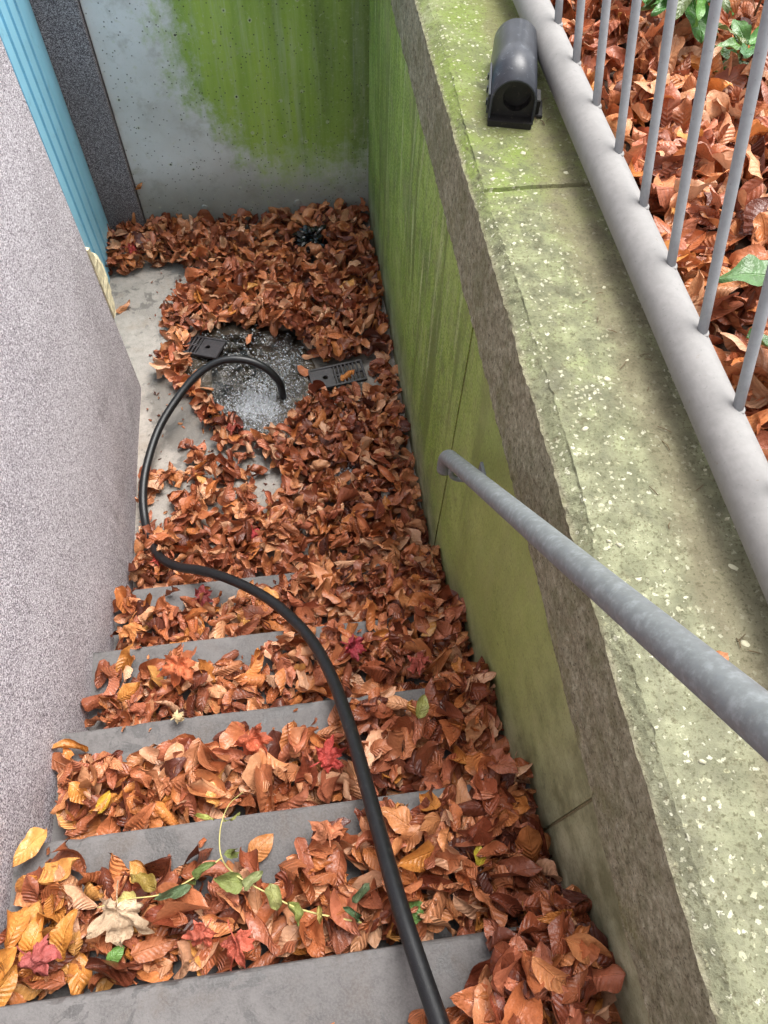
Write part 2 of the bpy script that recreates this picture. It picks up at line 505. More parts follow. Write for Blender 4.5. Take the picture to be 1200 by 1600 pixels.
def mat_leaf(name='dry_leaf', veins=True, rough=0.38, amt=1.0, crk=0.6):
    g = G(name)
    at = g.n('ShaderNodeAttribute', attribute_name='tone').outputs['Color']
    wet = g.n('ShaderNodeAttribute', attribute_name='tone').outputs['Alpha']
    uv = g.n('ShaderNodeUVMap').outputs[0]
    s = g.n('ShaderNodeSeparateXYZ', {0: uv})
    u, v = s.outputs[0], s.outputs[1]
    av = g.m('ABSOLUTE', v)
    c = g.obj()
    n1 = g.noise(c, 60, 4, 0.6)
    n2 = g.noise(c, 420, 3, 0.6)
    cc = g.mix(g.mr(n1, 0.35, 0.68, 0, 0.42), at, g.mix(1.0, at, (0.52, 0.42, 0.36, 1), 'MULTIPLY'))
    cc = g.mix(g.mr(n2, 0.5, 0.8, 0, 0.22), cc, g.mix(1.0, at, (1.5, 1.5, 1.5, 1), 'MULTIPLY'))
    if veins:
        ph = g.m('FRACT', g.m('MULTIPLY', g.m('SUBTRACT', u, g.m('MULTIPLY', av, 0.20)), 9.0))
        tri = g.m('ABSOLUTE', g.m('SUBTRACT', ph, 0.5))        # 0..0.5
        vein = g.mr(tri, 0.12, 0.0)
        amv = g.m('MULTIPLY', g.mr(g.noise(c, 9, 2, 0.5), 0.40, 0.62, 0.12, 1.05), amt)
        vein = g.m('MULTIPLY', vein, amv)
        mid = g.mr(av, 0.085, 0.02)
        cc = g.mix(g.m('MULTIPLY', vein, 0.28), cc, g.mix(1.0, at, (0.50, 0.42, 0.38, 1), 'MULTIPLY'))
        cc = g.mix(g.m('MULTIPLY', mid, 0.40), cc, g.mix(1.0, at, (1.30, 1.25, 1.15, 1), 'MULTIPLY'))
        h = g.m('ADD', g.m('MULTIPLY', g.m('MULTIPLY', tri, 2.0), amv), g.m('MULTIPLY', mid, -0.8))
        b = g.bump(h, 0.8, 0.0020)
        b = g.bump(n1, crk, 0.007, b)
        b = g.bump(n2, 0.25, 0.002, b)
    else:
        b = g.bump(g.noise(c, 110, 5, 0.65), 0.7, 0.004, g.bump(n1, 0.9, 0.009))
    rg = g.m('SUBTRACT', rough, g.m('MULTIPLY', wet, 0.26))
    nd = g.n('ShaderNodeBsdfPrincipled', {'Base Color': cc, 'Roughness': rg, 'Normal': b, 'Specular IOR Level': 0.5})
    tr = g.n('ShaderNodeBsdfTranslucent', {'Color': cc, 'Normal': b})
    mx = g.n('ShaderNodeMixShader', {0: 0.14, 1: nd.outputs[0], 2: tr.outputs[0]})
    g.nt.links.new(mx.outputs[0], g.out.inputs['Surface'])
    return g.mat


def mat_water():
    g = G('drain_water')
    c = g.obj()
    n = g.noise(c, 26, 5, 0.6, 0.4)
    n2 = g.noise(c, 120, 3, 0.6)
    b = g.bump(g.m('ADD', n, g.m('MULTIPLY', n2, 0.25)), 0.7, 0.012)
    t0 = g.n('ShaderNodeBsdfTransparent', {'Color': (0.52, 0.47, 0.40, 1)})
    df = g.n('ShaderNodeBsdfDiffuse', {'Color': lin(98, 90, 80)})
    tr = g.n('ShaderNodeMixShader', {0: g.mr(g.noise(c, 16, 4, 0.6), 0.40, 0.70, 0.0, 0.30), 1: t0.outputs[0], 2: df.outputs[0]})
    gl = g.n('ShaderNodeBsdfGlossy', {'Color': (1, 1, 1, 1), 'Roughness': 0.03, 'Normal': b})
    fr = g.n('ShaderNodeFresnel', {'IOR': 1.45, 'Normal': b})
    mx = g.n('ShaderNodeMixShader', {0: fr.outputs[0], 1: tr.outputs[0], 2: gl.outputs[0]})
    g.nt.links.new(mx.outputs[0], g.out.inputs['Surface'])
    return g.mat


def mat_bubble():
    g = G('foam_bubble')
    tr = g.n('ShaderNodeBsdfTransparent', {'Color': (0.93, 0.95, 0.98, 1)})
    gl = g.n('ShaderNodeBsdfGlossy', {'Color': (1, 1, 1, 1), 'Roughness': 0.05})
    df = g.n('ShaderNodeBsdfDiffuse', {'Color': (0.95, 0.97, 1.0, 1)})
    lw = g.n('ShaderNodeFresnel', {'IOR': 1.7})
    mx = g.n('ShaderNodeMixShader', {0: 0.17, 1: tr.outputs[0], 2: df.outputs[0]})
    m2 = g.n('ShaderNodeMixShader', {0: lw.outputs[0], 1: mx.outputs[0], 2: gl.outputs[0]})
    g.nt.links.new(m2.outputs[0], g.out.inputs['Surface'])
    return g.mat


MAT = dict(
    step=mat_concrete('step_concrete', (98, 95, 94)),
    floor=mat_concrete('landing_concrete', (146, 139, 131), seed=3.1, wet_at=(0.42, 0.84, 0)),
    plaster=mat_plaster('granular_plaster', [lin(104, 95, 103), lin(172, 163, 171), lin(206, 198, 206), lin(246, 241, 246)]),
    dark_plaster=mat_plaster('dark_granular_plaster', [lin(74, 67, 71), lin(112, 104, 108), lin(138, 130, 134), lin(186, 180, 182)]),
    back=mat_backwall(), side=mat_algaewall(), coping=mat_coping(),
    rail=mat_galv('galvanised_rail', (140, 138, 136), 0.7, 0.0),
    bar=mat_galv('galvanised_bar', (150, 153, 156), 0.6, 0.0),
    hand=mat_galv('galvanised_handrail', (116, 121, 122), 0.5, 0.05, bands=True),
    blue=mat_simple('blue_metal', (150, 212, 238), 0.42, 0.06, 9, 0.05, dust=((92, 140, 158), 0.35)),
    black=mat_simple('black_plastic', (52, 55, 62), 0.34, 0.2, 40, 0.12, dust=((140, 146, 154), 0.45)),
    black_dirty=mat_simple('black_plastic_dirty', (26, 24, 23), 0.6, 0.4, 60, 0.3, dust=((96, 84, 72), 0.5)),
    hose=mat_simple('black_rubber', (19, 20, 23), 0.40, 0.3, 60, 0.25, dust=((92, 88, 82), 0.22)),
    film=mat_simple('black_film', (10, 10, 11), 0.25, 0.3, 60, 0.2),
    iron=mat_simple('cast_iron', (46, 43, 46), 0.42, 0.35, 70, 0.5, dust=((116, 92, 84), 0.4)),
    pit=mat_simple('pit_concrete', (44, 39, 34), 0.6, 0.4, 30, 0.4),
    foam=mat_simple('insulation_foam', (226, 214, 180), 0.85, 0.3, 70, 0.8, dust=((150, 116, 74), 0.8)),
    soil=mat_simple('soil', (62, 44, 32), 0.9, 0.5, 40, 0.8),
    stone=mat_simple('pebble', (196, 192, 164), 0.8, 0.3, 40, 0.2),
    mortar=mat_simple('joint_mortar', (134, 124, 92), 0.85, 0.3, 60, 0.6),
    stem=mat_simple('stem', (188, 176, 110), 0.6, 0.2, 40, 0.2),
    twig=mat_simple('twig', (96, 78, 52), 0.7, 0.3, 40, 0.2),
    leaf=mat_leaf(), maple=mat_leaf('maple_leaf', False, 0.62), green=mat_leaf('laurel_leaf', True, 0.36, 0.22), vineleaf=mat_leaf('withered_leaf', True, 0.62, 0.3, 1.0),
    water=mat_water(), bubble=mat_bubble(),
    zinc=mat_simple('zinc_plate', (120, 124, 128), 0.4, 0.2, 50, 0.1),
)

# ------------------------------------------------------------------ setting: soil, landing floor
def ring_sheet(name, z):
    v, f = [], []
    def q(x0, x1, y0, y1):
        i = len(v)
        v.extend([(x0, y0, z), (x1, y0, z), (x1, y1, z), (x0, y1, z)])
        f.append((i, i + 1, i + 2, i + 3))
    B = 120
    q(1.20, B, -B, B)
    q(-B, 1.20, 1.99, B)
    q(-B, 1.20, -B, -2.6)
    return mesh(name, v, f)


ground = link('ground', ring_sheet('ground', GZ), MAT['soil'])
tag(ground, 'dark garden soil under the fallen leaves behind the railing', 'ground', kind='structure')

# landing floor with the drain pit cut out
PX0, PX1, PY0, PY1 = 0.255, 0.60, 0.79, 1.13
xs = [-0.62, PX0, PX1, W + 0.02]
ys = [-0.05, PY0, PY1, YB + 0.02]
v = [(x, y, 0.0) for y in ys for x in xs]
f = [(j * 4 + i, j * 4 + i + 1, j * 4 + i + 5, j * 4 + i + 4) for j in range(3) for i in range(3) if not (i == 1 and j == 1)]
o = link('landing_floor', mesh('landing_floor', v, f), MAT['floor'])
tag(o, 'pale grey concrete landing floor at the foot of the stairs', 'floor', kind='structure')
bm = bmesh.new()
q = [bm.verts.new(p) for p in ((PX0, PY0, 0.0), (PX1, PY0, 0.0), (PX1, PY1, 0.0), (PX0, PY1, 0.0), (PX0, PY0, -.30), (PX1, PY0, -.30), (PX1, PY1, -.30), (PX0, PY1, -.30))]
for i in range(4):
    bm.faces.new((q[i], q[(i + 1) % 4], q[4 + (i + 1) % 4], q[4 + i]))
bm.faces.new(q[4:])
me = bpy.data.meshes.new('drain_pit'); bm.to_mesh(me); bm.free()
pit = link('drain_pit', me, MAT['pit'], o)

# ------------------------------------------------------------------ stairs: eight solid steps
stairs = empty('concrete_stairs', (W / 2, 0, 0))
tag(stairs, 'grey concrete stairs half buried in brown leaves, leading down to the landing', 'stairs')
for k in range(1, 8):
    yn = -(k - 1) * TR
    zt, dp = k * RI, TR + (0.03 if k < 7 else 1.2)
    X = np.linspace(-0.02, W + 0.02, 150)
    P = np.zeros((len(X), 9, 3))
    for i, x in enumerate(X):
        c1 = 0.0015 * nz(x, k, 0, 6) + 0.0025 * max(0, nz(x, k, 2, 24) - 0.25) * 4
        c2 = 0.0012 * nz(x, k, 4, 40)
        pr = [(-dp, zt), (-0.06, zt), (-0.012 - c1, zt), (-0.005 - c1, zt - 0.0012), (-0.0015 - c1 + c2, zt - 0.004 - c1), (-c1 * 0.5, zt - 0.011 - c1), (0.0, zt - 0.03), (0.0, zt - RI - 0.02), (-dp, zt - RI - 0.02)]
        P[i] = [(x, yn + a_, b_ + 0.0012 * nz(x, a_ * 10, k, 5)) for a_, b_ in pr]
    bm = bmesh.new(); bm.from_mesh(grid_mesh('tmp', P))
    link('step', bm_mesh('step', bm), MAT['step'], stairs)

# ------------------------------------------------------------------ house: plaster wall, blue door, dark plaster return
house = empty('house', (-0.3, 0, 0))
tag(house, 'house wall of speckled grey granular plaster with blue metal door beside the stairs', 'house')
ny_, nz_ = 60, 70
P = np.zeros((ny_, nz_, 3))
for i, y in enumerate(np.linspace(-2.6, YC, ny_)):
    for j, z in enumerate(np.linspace(-0.02, 4.2, nz_)):
        P[i, j] = (0.0 + 0.004 * nz(y, z, 0.3, 2.2) - 0.004, y, z)
bm = bmesh.new()
bm.from_mesh(grid_mesh('tmp', P))
bm.normal_update()
# closed slab: end face and back
a = [bm.verts.new(p) for p in ((-0.004, YC, -0.02), (-0.004, YC, 4.2), (-0.30, YC, 4.2), (-0.30, YC, -0.02), (-0.30, -2.6, 4.2), (-0.30, -2.6, -0.02), (-0.004, -2.6, 4.2), (-0.004, -2.6, -.02))]
for q in ((0, 1, 2, 3), (3, 2, 4, 5), (1, 2, 4, 6), (5, 4, 6, 7)):
    bm.faces.new([a[i] for i in q])
me = bpy.data.meshes.new('plaster_wall'); bm.to_mesh(me); bm.free()
wallp = link('plaster_wall', me, MAT['plaster'], house)
link('recess_wall', bm_mesh('recess_wall', box_bm(-0.75, 0.0, YB - 0.02, YB + 0.25, -0.02, 4.2, 0.004)), MAT['dark_plaster'], house)
link('recess_side', bm_mesh('recess_side', box_bm(-0.78, -0.62, YC - 0.1, YB - 0.03, -0.02, 4.2)), MAT['dark_plaster'], house)
# blue ribbed door set back in the opening
XD = -0.145
prof = [(YC - 0.06, 0.0)]
for yr in (1.08, 1.16, 1.24, 1.335, 1.42, 1.505, 1.59):
    prof += [(yr - 0.013, 0.0), (yr - 0.009, -0.032), (yr + 0.006, -0.032), (yr + 0.012, 0.0)]
for t in np.linspace(0, 1, 8):
    prof.append((1.625 + 0.118 * t, 0.006 * math.sin(math.pi * t)))
prof += [(1.743, -0.05), (YC - 0.06, -0.05)]
n = len(prof)
v = [(XD + d_, y_, 0.004) for y_, d_ in prof] + [(XD + d_, y_, 2.3) for y_, d_ in prof]
f = [(i, (i + 1) % n, n + (i + 1) % n, n + i) for i in range(n)] + [tuple(range(n)), tuple(range(n, 2 * n))]
bm = bmesh.new(); bm.from_mesh(mesh('tmp', v, f))
door = link('door', bm_mesh('door', bm), MAT['blue'], house)
door['label'] = 'light blue ribbed metal door'
# broken insulation at the corner below the door edging
bm = bmesh.new()
rows = []
for z in np.linspace(0.36, 0.635, 22):
    t = (z - 0.36) / 0.255
    wd = 0.012 + 0.095 * math.sin(math.pi * min(1, t * 0.9 + 0.08)) + 0.006 * nz(z, 0, 0, 30)
    rows.append([bm.verts.new(p) for p in ((-0.03, YC - 0.005, z), (0.003 + .002 * nz(z, 1, 0, 60), YC - 0.004 - 0.004 * abs(nz(z, 2, 0, 40)), z),
                                           (0.007 + 0.005 * nz(z, 3, 0, 50), YC + wd * 0.6, z), (-0.004, YC + wd + 0.004 * nz(z, 4, 0, 70), z), (-0.04, YC + wd, z))])
for i in range(len(rows) - 1):
    for j in range(4):
        bm.faces.new((rows[i][j], rows[i][j + 1], rows[i + 1][j + 1], rows[i + 1][j]))
bm.faces.new(rows[0]); bm.faces.new(rows[-1])
fo = link('insulation_edge', bm_mesh('insulation_edge', bm), MAT['foam'], house)
fo['label'] = 'broken yellowish insulation edge'

# ------------------------------------------------------------------ back retaining wall
backw = empty('retaining_wall', (W / 2, YB + 0.1, 0))
tag(backw, 'concrete retaining wall across the end of the landing, white left and green with algae right', 'wall')
link('wall_face', bm_mesh('wall_face', box_bm(0.003, W + 0.30, YB, YB + 0.22, -0.02, ZT, 0.004)), MAT['back'], backw)
for (x, z) in ((0.258, 0.101), (0.646, 0.096)):      # shuttering tie plugs
    bm = bmesh.new()
    bmesh.ops.create_cone(bm, cap_ends=True, segments=20, radius1=0.014, radius2=0.011, depth=0.006)
    bmesh.ops.rotate(bm, verts=bm.verts, matrix=Matrix.Rotation(math.pi / 2, 3, 'X'))
    bmesh.ops.translate(bm, verts=bm.verts, vec=(x, YB - 0.0012, z))
    link('tie_plug', bm_mesh('tie_plug', bm), MAT['back'], backw)

# ------------------------------------------------------------------ side retaining wall with coping
sidew = empty('retaining_wall', (W + 0.15, 0, 0))
tag(sidew, 'green algae covered concrete retaining wall with pebbly coping beside the stairs', 'wall')
def side_panel(y0, y1):
    ny, nzz = max(3, int((y1 - y0) / 0.03)), 44
    P = np.zeros((ny, nzz, 3))
    for i, y in enumerate(np.linspace(y0, y1, ny)):
        for j, z in enumerate(np.linspace(-0.02, 1.10, nzz)):
            P[i, j] = (W + 0.003 * nz(y, z, 5, 3.0), y, z)
    edge = 0.012
    bm = bmesh.new(); bm.from_mesh(grid_mesh('tmp', P[::-1]))
    bm.verts.ensure_lookup_table()
    for yy in (y0, y1):        # return faces into the joints
        q = [bm.verts.new(p) for p in ((W, yy, -.02), (W, yy, 1.10), (W + .05, yy, 1.10), (W + .05, yy, -.02))]
        bm.faces.new(q)
    me = bpy.data.meshes.new('wall_panel'); bm.to_mesh(me); bm.free()
    return link('wall_panel', me, MAT['side'], sidew, True)
for y0, y1 in ((0.066, YB - 0.006), (-0.838, 0.056), (-2.6, -0.843)):
    side_panel(y0, y1)
link('joint_filling', bm_mesh('joint_filling', box_bm(W + 0.0025, W + 0.04, 0.05, 0.072, -0.02, 1.09)), MAT['mortar'], sidew)
link('joint_filling', bm_mesh('joint_filling', box_bm(W + 0.003, W + 0.04, -0.85, -0.83, -0.02, 1.09)), MAT['mortar'], sidew)
link('wall_core', bm_mesh('wall_core', box_bm(W + 0.05, W + 0.27, -2.6, YB - .01, -0.02, 1.25)), MAT['coping'], sidew)

# coping: profile swept along the wall, broken and pitted
def zlow(y):
    return 1.085 + 0.025 * (y / 1.2)
prof = []
for t in np.linspace(0, 1, 16):
    prof.append(('f', t))
prof += [('c', t) for t in (0.2, 0.5, 0.8, 1.0)]
prof += [('t', t) for t in np.linspace(0.0, 1, 34)]
prof += [('b', t) for t in (0.3, 1.0)]
Y = np.r_[np.linspace(-2.6, -1.3, 120), np.linspace(-1.298, YB - 0.004, 1000)]
P = np.zeros((len(Y), len(prof), 3))
for i, y in enumerate(Y):
    e1 = 0.0022 * nz(y, 7, 0, 5) + 0.0014 * nz(y, 7, 1, 71)
    e2 = 0.008 * nz(y, 9, 0, 3.3) + 0.003 * nz(y, 9, 1, 71)
    zl = zlow(y) + 0.006 * nz(y, 3, 2, 6) + 0.004 * nz(y, 3, 2, 40)
    for j, (k, t) in enumerate(prof):
        if k == 'f':
            z = zl + (1.293 + e1 - zl) * t
            x = W - 0.012 + 0.003 * nz(y, z, 1, 16) + 0.0022 * nz(y, z, 4, 80)
            if t == 0: x = W + 0.006
        elif k == 'c':
            x = W - 0.012 + (0.022 + e2) * t + 0.002 * nz(y, t, 3, 50)
            z = 1.293 + e1 + 0.016 * t + 0.002 * nz(y, t, 8, 60)
        elif k == 't':
            x = W + 0.012 + e2 + (0.270 - e2) * t
            z = ZT + 0.0025 * nz(y, x, 6, 14) + 0.0018 * nz(y, x, 2, 70) - (max(0.0, 0.001 + 0.007 * nz(y, 4, 4, 3.1)) if t == 0 else 0) - 0.012 * max(0, t - 0.93) / 0.07
            dj = abs(y - 0.151)
            if dj < 0.004: z -= 0.006
        else:
            x = W + 0.284
            z = ZT - 0.012 - 0.16 * t
        P[i, j] = (x, y, z)
cop = link('coping', grid_mesh('coping', P[::-1]), MAT['coping'], sidew, False)
# pebbles showing in the coping, in five shapes
shapes = []
for q in range(5):
    bm = bmesh.new()
    bmesh.ops.create_icosphere(bm, subdivisions=1, radius=1.0)
    for vtx in bm.verts:
        vtx.co = vtx.co * (1 + 0.5 * nz(vtx.co.x + q * 5, vtx.co.y, vtx.co.z, 1.3))
        vtx.co.z *= 0.22
        vtx.co.x *= 1.1 + 0.4 * (q % 3)
    me = bm_mesh('pebble', bm)
    me.materials.append(MAT['stone'])
    me.polygons.foreach_set('use_smooth', np.ones(len(me.polygons), bool))
    shapes.append(me)
for q in range(90):
    pb = bpy.data.objects.new('pebble', shapes[q % 5])
    xx = random.choice([random.uniform(W + .015, W + .11), random.uniform(W + .0, W + .2)])
    r_ = random.choice([0.0022, 0.0026, 0.0030, 0.0036, 0.0044, 0.006])
    pb.location = (xx, random.uniform(-1.15, 0.75), ZT - 0.0008 if xx > W + .015 else 1.298)
    pb.rotation_euler = (random.uniform(-.2, .2), random.uniform(-.2, .2), random.uniform(0, 6.3))
    pb.scale = (r_, r_, r_)
    col.objects.link(pb)
    pb.parent = cop

# ------------------------------------------------------------------ railing on the coping
rail = empty('railing', (1.158, 0, ZT))
tag(rail, 'galvanised steel railing with thick bottom tube and slanted round bars on the coping', 'railing')
RX, RZ, RR = 1.156, 1.362, 0.033
link('bottom_rail', tube('bottom_rail', [(RX, y, RZ) for y in np.linspace(-2.4, 1.9, 40)], RR, 28), MAT['rail'], rail, True)
bd = np.array([-0.020, 0.4085, 0.9125])
me_bar = None
for q in range(-14, 11):
    y = -0.437 + 0.138 * q
    b0 = np.array([RX + 0.014, y, RZ + 0.012])
    if me_bar is None:
        me_bar = tube('bar', [bd * t for t in np.linspace(0, 0.95, 14)], 0.0073, 14)
        me_bar.materials.append(MAT['bar'])
        me_bar.polygons.foreach_set('use_smooth', np.ones(len(me_bar.polygons), bool))
        # weld collar
        bmw = bmesh.new()
        bmesh.ops.create_icosphere(bmw, subdivisions=2, radius=1.0)
        for vtx in bmw.verts:
            vtx.co = Vector((vtx.co.x * 0.0092, vtx.co.y * 0.0105, vtx.co.z * 0.005))
        me_weld = bm_mesh('weld', bmw); me_weld.materials.append(MAT['rail'])
    ob = bpy.data.objects.new('bar', me_bar); ob.location = b0; col.objects.link(ob)
    ob.parent = rail; ob.matrix_parent_inverse = Matrix.Translation(rail.location).inverted()
    wl = bpy.data.objects.new('weld', me_weld); col.objects.link(wl); wl.parent = ob
    wl.location = (0.001, 0.0075, 0.0155)
top = np.array([RX + 0.014, 0, RZ + 0.012]) + bd * 0.95
link('top_rail', tube('top_rail', [(top[0], y, top[2] + 0.015) for y in np.linspace(-2.2, 1.9, 30)], 0.022, 20), MAT['rail'], rail, True)
for y in (-1.75, 1.55):
    link('foot', tube('foot', [(RX, y, ZT - 0.02), (RX, y, RZ)], 0.018, 14), MAT['rail'], rail, True)

# ------------------------------------------------------------------ handrail on the side wall
hr = empty('handrail', (W - 0.07, -0.13, 0.9))
tag(hr, 'grey galvanised tubular handrail sloping down along the green wall', 'handrail')
h0, h1 = np.array([0.880, -0.130, 0.893]), np.array([0.866, -0.889, 1.700])
hd = (h1 - h0) / np.linalg.norm(h1 - h0)
pts = [h0 + np.array([0.0, 0.012, -0.066]), h0 + np.array([0.0, 0.014, -0.040]), h0 + np.array([0, 0.008, -0.018]), h0 + hd * 0.012, h0 + hd * 0.05]
pts = list(catmull(pts, 6)) + [h0 + hd * t for t in np.linspace(0.06, 1.75, 60)]
link('tube', tube('tube', pts, 0.0169, 28), MAT['hand'], hr, True)
def bracket(p):
    p = np.array(p)
    pp = [p + (0, 0, -0.014), p + (0, -.002, -0.045), p + (0.012, -.006, -0.058), p + (0.04, -.012, -0.058), (W + 0.004, p[1] - 0.016, p[2] - 0.058)]
    b = link('bracket', tube('bracket', catmull(pp, 5), 0.006, 12), MAT['hand'], hr, True)
    bm = box_bm(W - 0.007, W + 0.002, p[1] - 0.046, p[1] + 0.014, p[2] - 0.083, p[2] - 0.033, 0.002)
    link('wall_plate', bm_mesh('wall_plate', bm), MAT['zinc'], b)
    for dy in (-0.036, 0.004):
        bmw = bmesh.new()
        bmesh.ops.create_cone(bmw, cap_ends=True, segments=6, radius1=0.005, radius2=0.005, depth=0.006)
        bmesh.ops.rotate(bmw, verts=bmw.verts, matrix=Matrix.Rotation(math.pi / 2, 3, 'Y'))
        bmesh.ops.translate(bmw, verts=bmw.verts, vec=(W - 0.010, p[1] + dy, p[2] - 0.058))
        link('screw', bm_mesh('screw', bmw), MAT['zinc'], b)
bracket(h0 + hd * 0.055)
bracket(h0 + hd * 1.45)

# ------------------------------------------------------------------ rodent bait box on the coping
bx = empty('bait_box', (1.06, 0.44, ZT))
tag(bx, 'black plastic half-round bait box on the mossy coping', 'bait box')
fc, rc = np.array([1.041, 0.337]), np.array([1.092, 0.545])
ax = rc - fc; LB = np.linalg.norm(ax); ax /= LB
rt = np.array([ax[1], -ax[0]])
def bp(s, x, z):
    q = fc + ax * s + rt * x
    return (q[0], q[1], ZT + z)
R0 = 0.0435
def arch(x_scale=1.0, r=R0, base=0.044, seg=22):
    pr = [(-r, 0.004)]
    for k in range(seg + 1):
        a = math.pi - math.pi * k / seg
        pr.append((r * math.cos(a), base + r * math.sin(a)))
    pr.append((r, 0.004))
    return pr
oa, ia = arch(), arch(r=R0 - 0.004)
bm = bmesh.new()
rings = []
for (s, pr) in ((0.0, ia), (0.0, oa), (LB, oa)):
    rings.append([bm.verts.new(bp(s, *p)) for p in pr])
rin = [bm.verts.new(bp(0.05, *p)) for p in ia]
seq = [rin] + rings
for a_, b_ in zip(seq[:-1], seq[1:]):
    for k in range(len(a_) - 1):
        bm.faces.new((a_[k], a_[k + 1], b_[k + 1], b_[k]))
bm.faces.new(rings[-1])
cv = link('cover', bm_mesh('cover', bm), MAT['black'], bx)
cv.data.polygons.foreach_set('use_smooth', np.array([len(p.vertices) == 4 for p in cv.data.polygons]))
# front plate with the entry hole
bm = bmesh.new()
outer = [bm.verts.new(bp(0.014, *p)) for p in arch(r=R0 - 0.0045)]
hx, hz, hr_ = 0.006, 0.046, 0.026
hole = []
no = len(outer)
for k in range(no):
    a = math.pi * 1.49 - (math.pi * 1.98) * k / (no - 1)
    hole.append(bm.verts.new(bp(0.014, hx + hr_ * math.cos(a), hz + hr_ * math.sin(a))))
for k in range(no - 1):
    bm.faces.new((outer[k], outer[k + 1], hole[k + 1], hole[k]))
bm.faces.new((outer[-1], outer[0], hole[0], hole[-1]))
hb = [bm.verts.new(bp(0.032, (v_.co.x * 0 + hx + hr_ * math.cos(math.pi * 1.49 - math.pi * 1.98 * k / (no - 1))), hz + hr_ * math.sin(math.pi * 1.49 - math.pi * 1.98 * k / (no - 1)))) for k, v_ in enumerate(hole)]
for k in range(no - 1):
    bm.faces.new((hole[k], hole[k + 1], hb[k + 1], hb[k]))
bm.faces.new(hb)
link('front_plate', bm_mesh('front_plate', bm), MAT['black_dirty'], bx)
bm = bmesh.new()
for (x0, x1, s0, s1, z0, z1) in ((-0.0425, 0.0405, -0.008, LB - 0.01, -0.002, 0.011),):
    vv = [bm.verts.new(bp(s_, x_, z_)) for z_ in (z0, z1) for (s_, x_) in ((s0, x0), (s0, x1), (s1, x1), (s1, x0))]
    for q in ((0, 1, 2, 3), (4, 5, 6, 7), (0, 1, 5, 4), (1, 2, 6, 5), (2, 3, 7, 6), (3, 0, 4, 7)):
        bm.faces.new([vv[i] for i in q])
link('base', bm_mesh('base', bm), MAT['black_dirty'], bx)
def bblock(name, s0, s1, x0, x1, z0, z1, mat):
    bm = bmesh.new()
    vv = [bm.verts.new(bp(s_, x_, z_)) for z_ in (z0, z1) for (s_, x_) in ((s0, x0), (s0, x1), (s1, x1), (s1, x0))]
    for q in ((0, 1, 2, 3), (4, 5, 6, 7), (0, 1, 5, 4), (1, 2, 6, 5), (2, 3, 7, 6), (3, 0, 4, 7)):
        bm.faces.new([vv[i] for i in q])
    bmesh.ops.bevel(bm, geom=list(bm.edges), offset=0.0012, segments=2, affect='EDGES')
    return link(name, bm_mesh(name, bm), mat, bx)
bblock('hinge', 0.012, 0.120, -0.0478, -0.044, 0.012, 0.050, MAT['black'])
for s_ in (0.02, 0.062, 0.105):
    bblock('hinge_knuckle', s_, s_ + 0.010, -0.0505, -0.0474, 0.022, 0.034, MAT['black'])
bblock('latch', 0.035, 0.075, 0.044, 0.054, 0.004, 0.032, MAT['black_dirty'])
bblock('foot_flange', 0.03, 0.085, 0.045, 0.062, -0.001, 0.006, MAT['black_dirty'])

# ------------------------------------------------------------------ drain: grates, water, foam
def grate(name, label, cx, cy, ang, tilt, L=0.205, Wd=0.100, z=0.012):
    g0 = empty(name, (cx, cy, z))
    g0.rotation_euler = (tilt[0], tilt[1], ang)
    tag(g0, label, 'drain grate')
    bm = bmesh.new()
    def blk(x0, x1, y0, y1, z0=-0.006, z1=0.006):
        b2 = box_bm(x0, x1, y0, y1, z0, z1, 0.0012, 1)
        m_ = bpy.data.meshes.new('t'); b2.to_mesh(m_); b2.free(); bm.from_mesh(m_); bpy.data.meshes.remove(m_)
    t = 0.009
    blk(-L / 2, L / 2, -Wd / 2, -Wd / 2 + t); blk(-L / 2, L / 2, Wd / 2 - t, Wd / 2)
    blk(-L / 2, -L / 2 + t, -Wd / 2 + t, Wd / 2 - t); blk(L / 2 - t, L / 2, -Wd / 2 + t, Wd / 2 - t)
    def part(nm, bm_):
        me_ = bm_mesh(nm, bm_); me_.materials.append(MAT['iron'])
        ob_ = bpy.data.objects.new(nm, me_); col.objects.link(ob_); ob_.parent = g0; return ob_
    part('frame', bm)
    # solid plate with a round hole
    bm = bmesh.new()
    n_ = 24
    px0, px1, py = -L / 2 + t, -L / 2 + 0.088, Wd / 2 - t
    sq = []
    for k in range(n_):
        a = 2 * math.pi * k / n_
        ca, sa = math.cos(a), math.sin(a)
        sc_ = min((px1 - px0) / 2 / max(abs(ca), 1e-6), py / max(abs(sa), 1e-6))
        sq.append(((px0 + px1) / 2 + ca * sc_, sa * sc_))
    o1 = [bm.verts.new((x_, y_, 0.003)) for x_, y_ in sq]
    i1 = [bm.verts.new(((px0 + px1) / 2 + 0.008 + 0.010 * math.cos(2 * math.pi * k / n_), 0.010 * math.sin(2 * math.pi * k / n_), 0.003)) for k in range(n_)]
    i2 = [bm.verts.new(((px0 + px1) / 2 + 0.008 + 0.010 * math.cos(2 * math.pi * k / n_), 0.010 * math.sin(2 * math.pi * k / n_), -0.006)) for k in range(n_)]
    for k in range(n_):
        k2 = (k + 1) % n_
        bm.faces.new((o1[k], o1[k2], i1[k2], i1[k])); bm.faces.new((i1[k], i1[k2], i2[k2], i2[k]))
    part('plate', bm)
    x = px1 + 0.004
    while x < L / 2 - t - 0.004:
        part('slat', box_bm(x, x + 0.007, -Wd / 2 + t - 0.001, Wd / 2 - t + 0.001, -0.005, 0.004, 0.001, 1))
        x += 0.0145
    part('rib', box_bm(px1, L / 2 - t, -0.0035, 0.0035, -0.006, 0.0025))
    return g0
grate('drain_grate', 'dark cast iron drain grate with open slots lying on leaves by the water', 0.722, 0.853, 0.12, (0.0, -0.05), z=0.032)
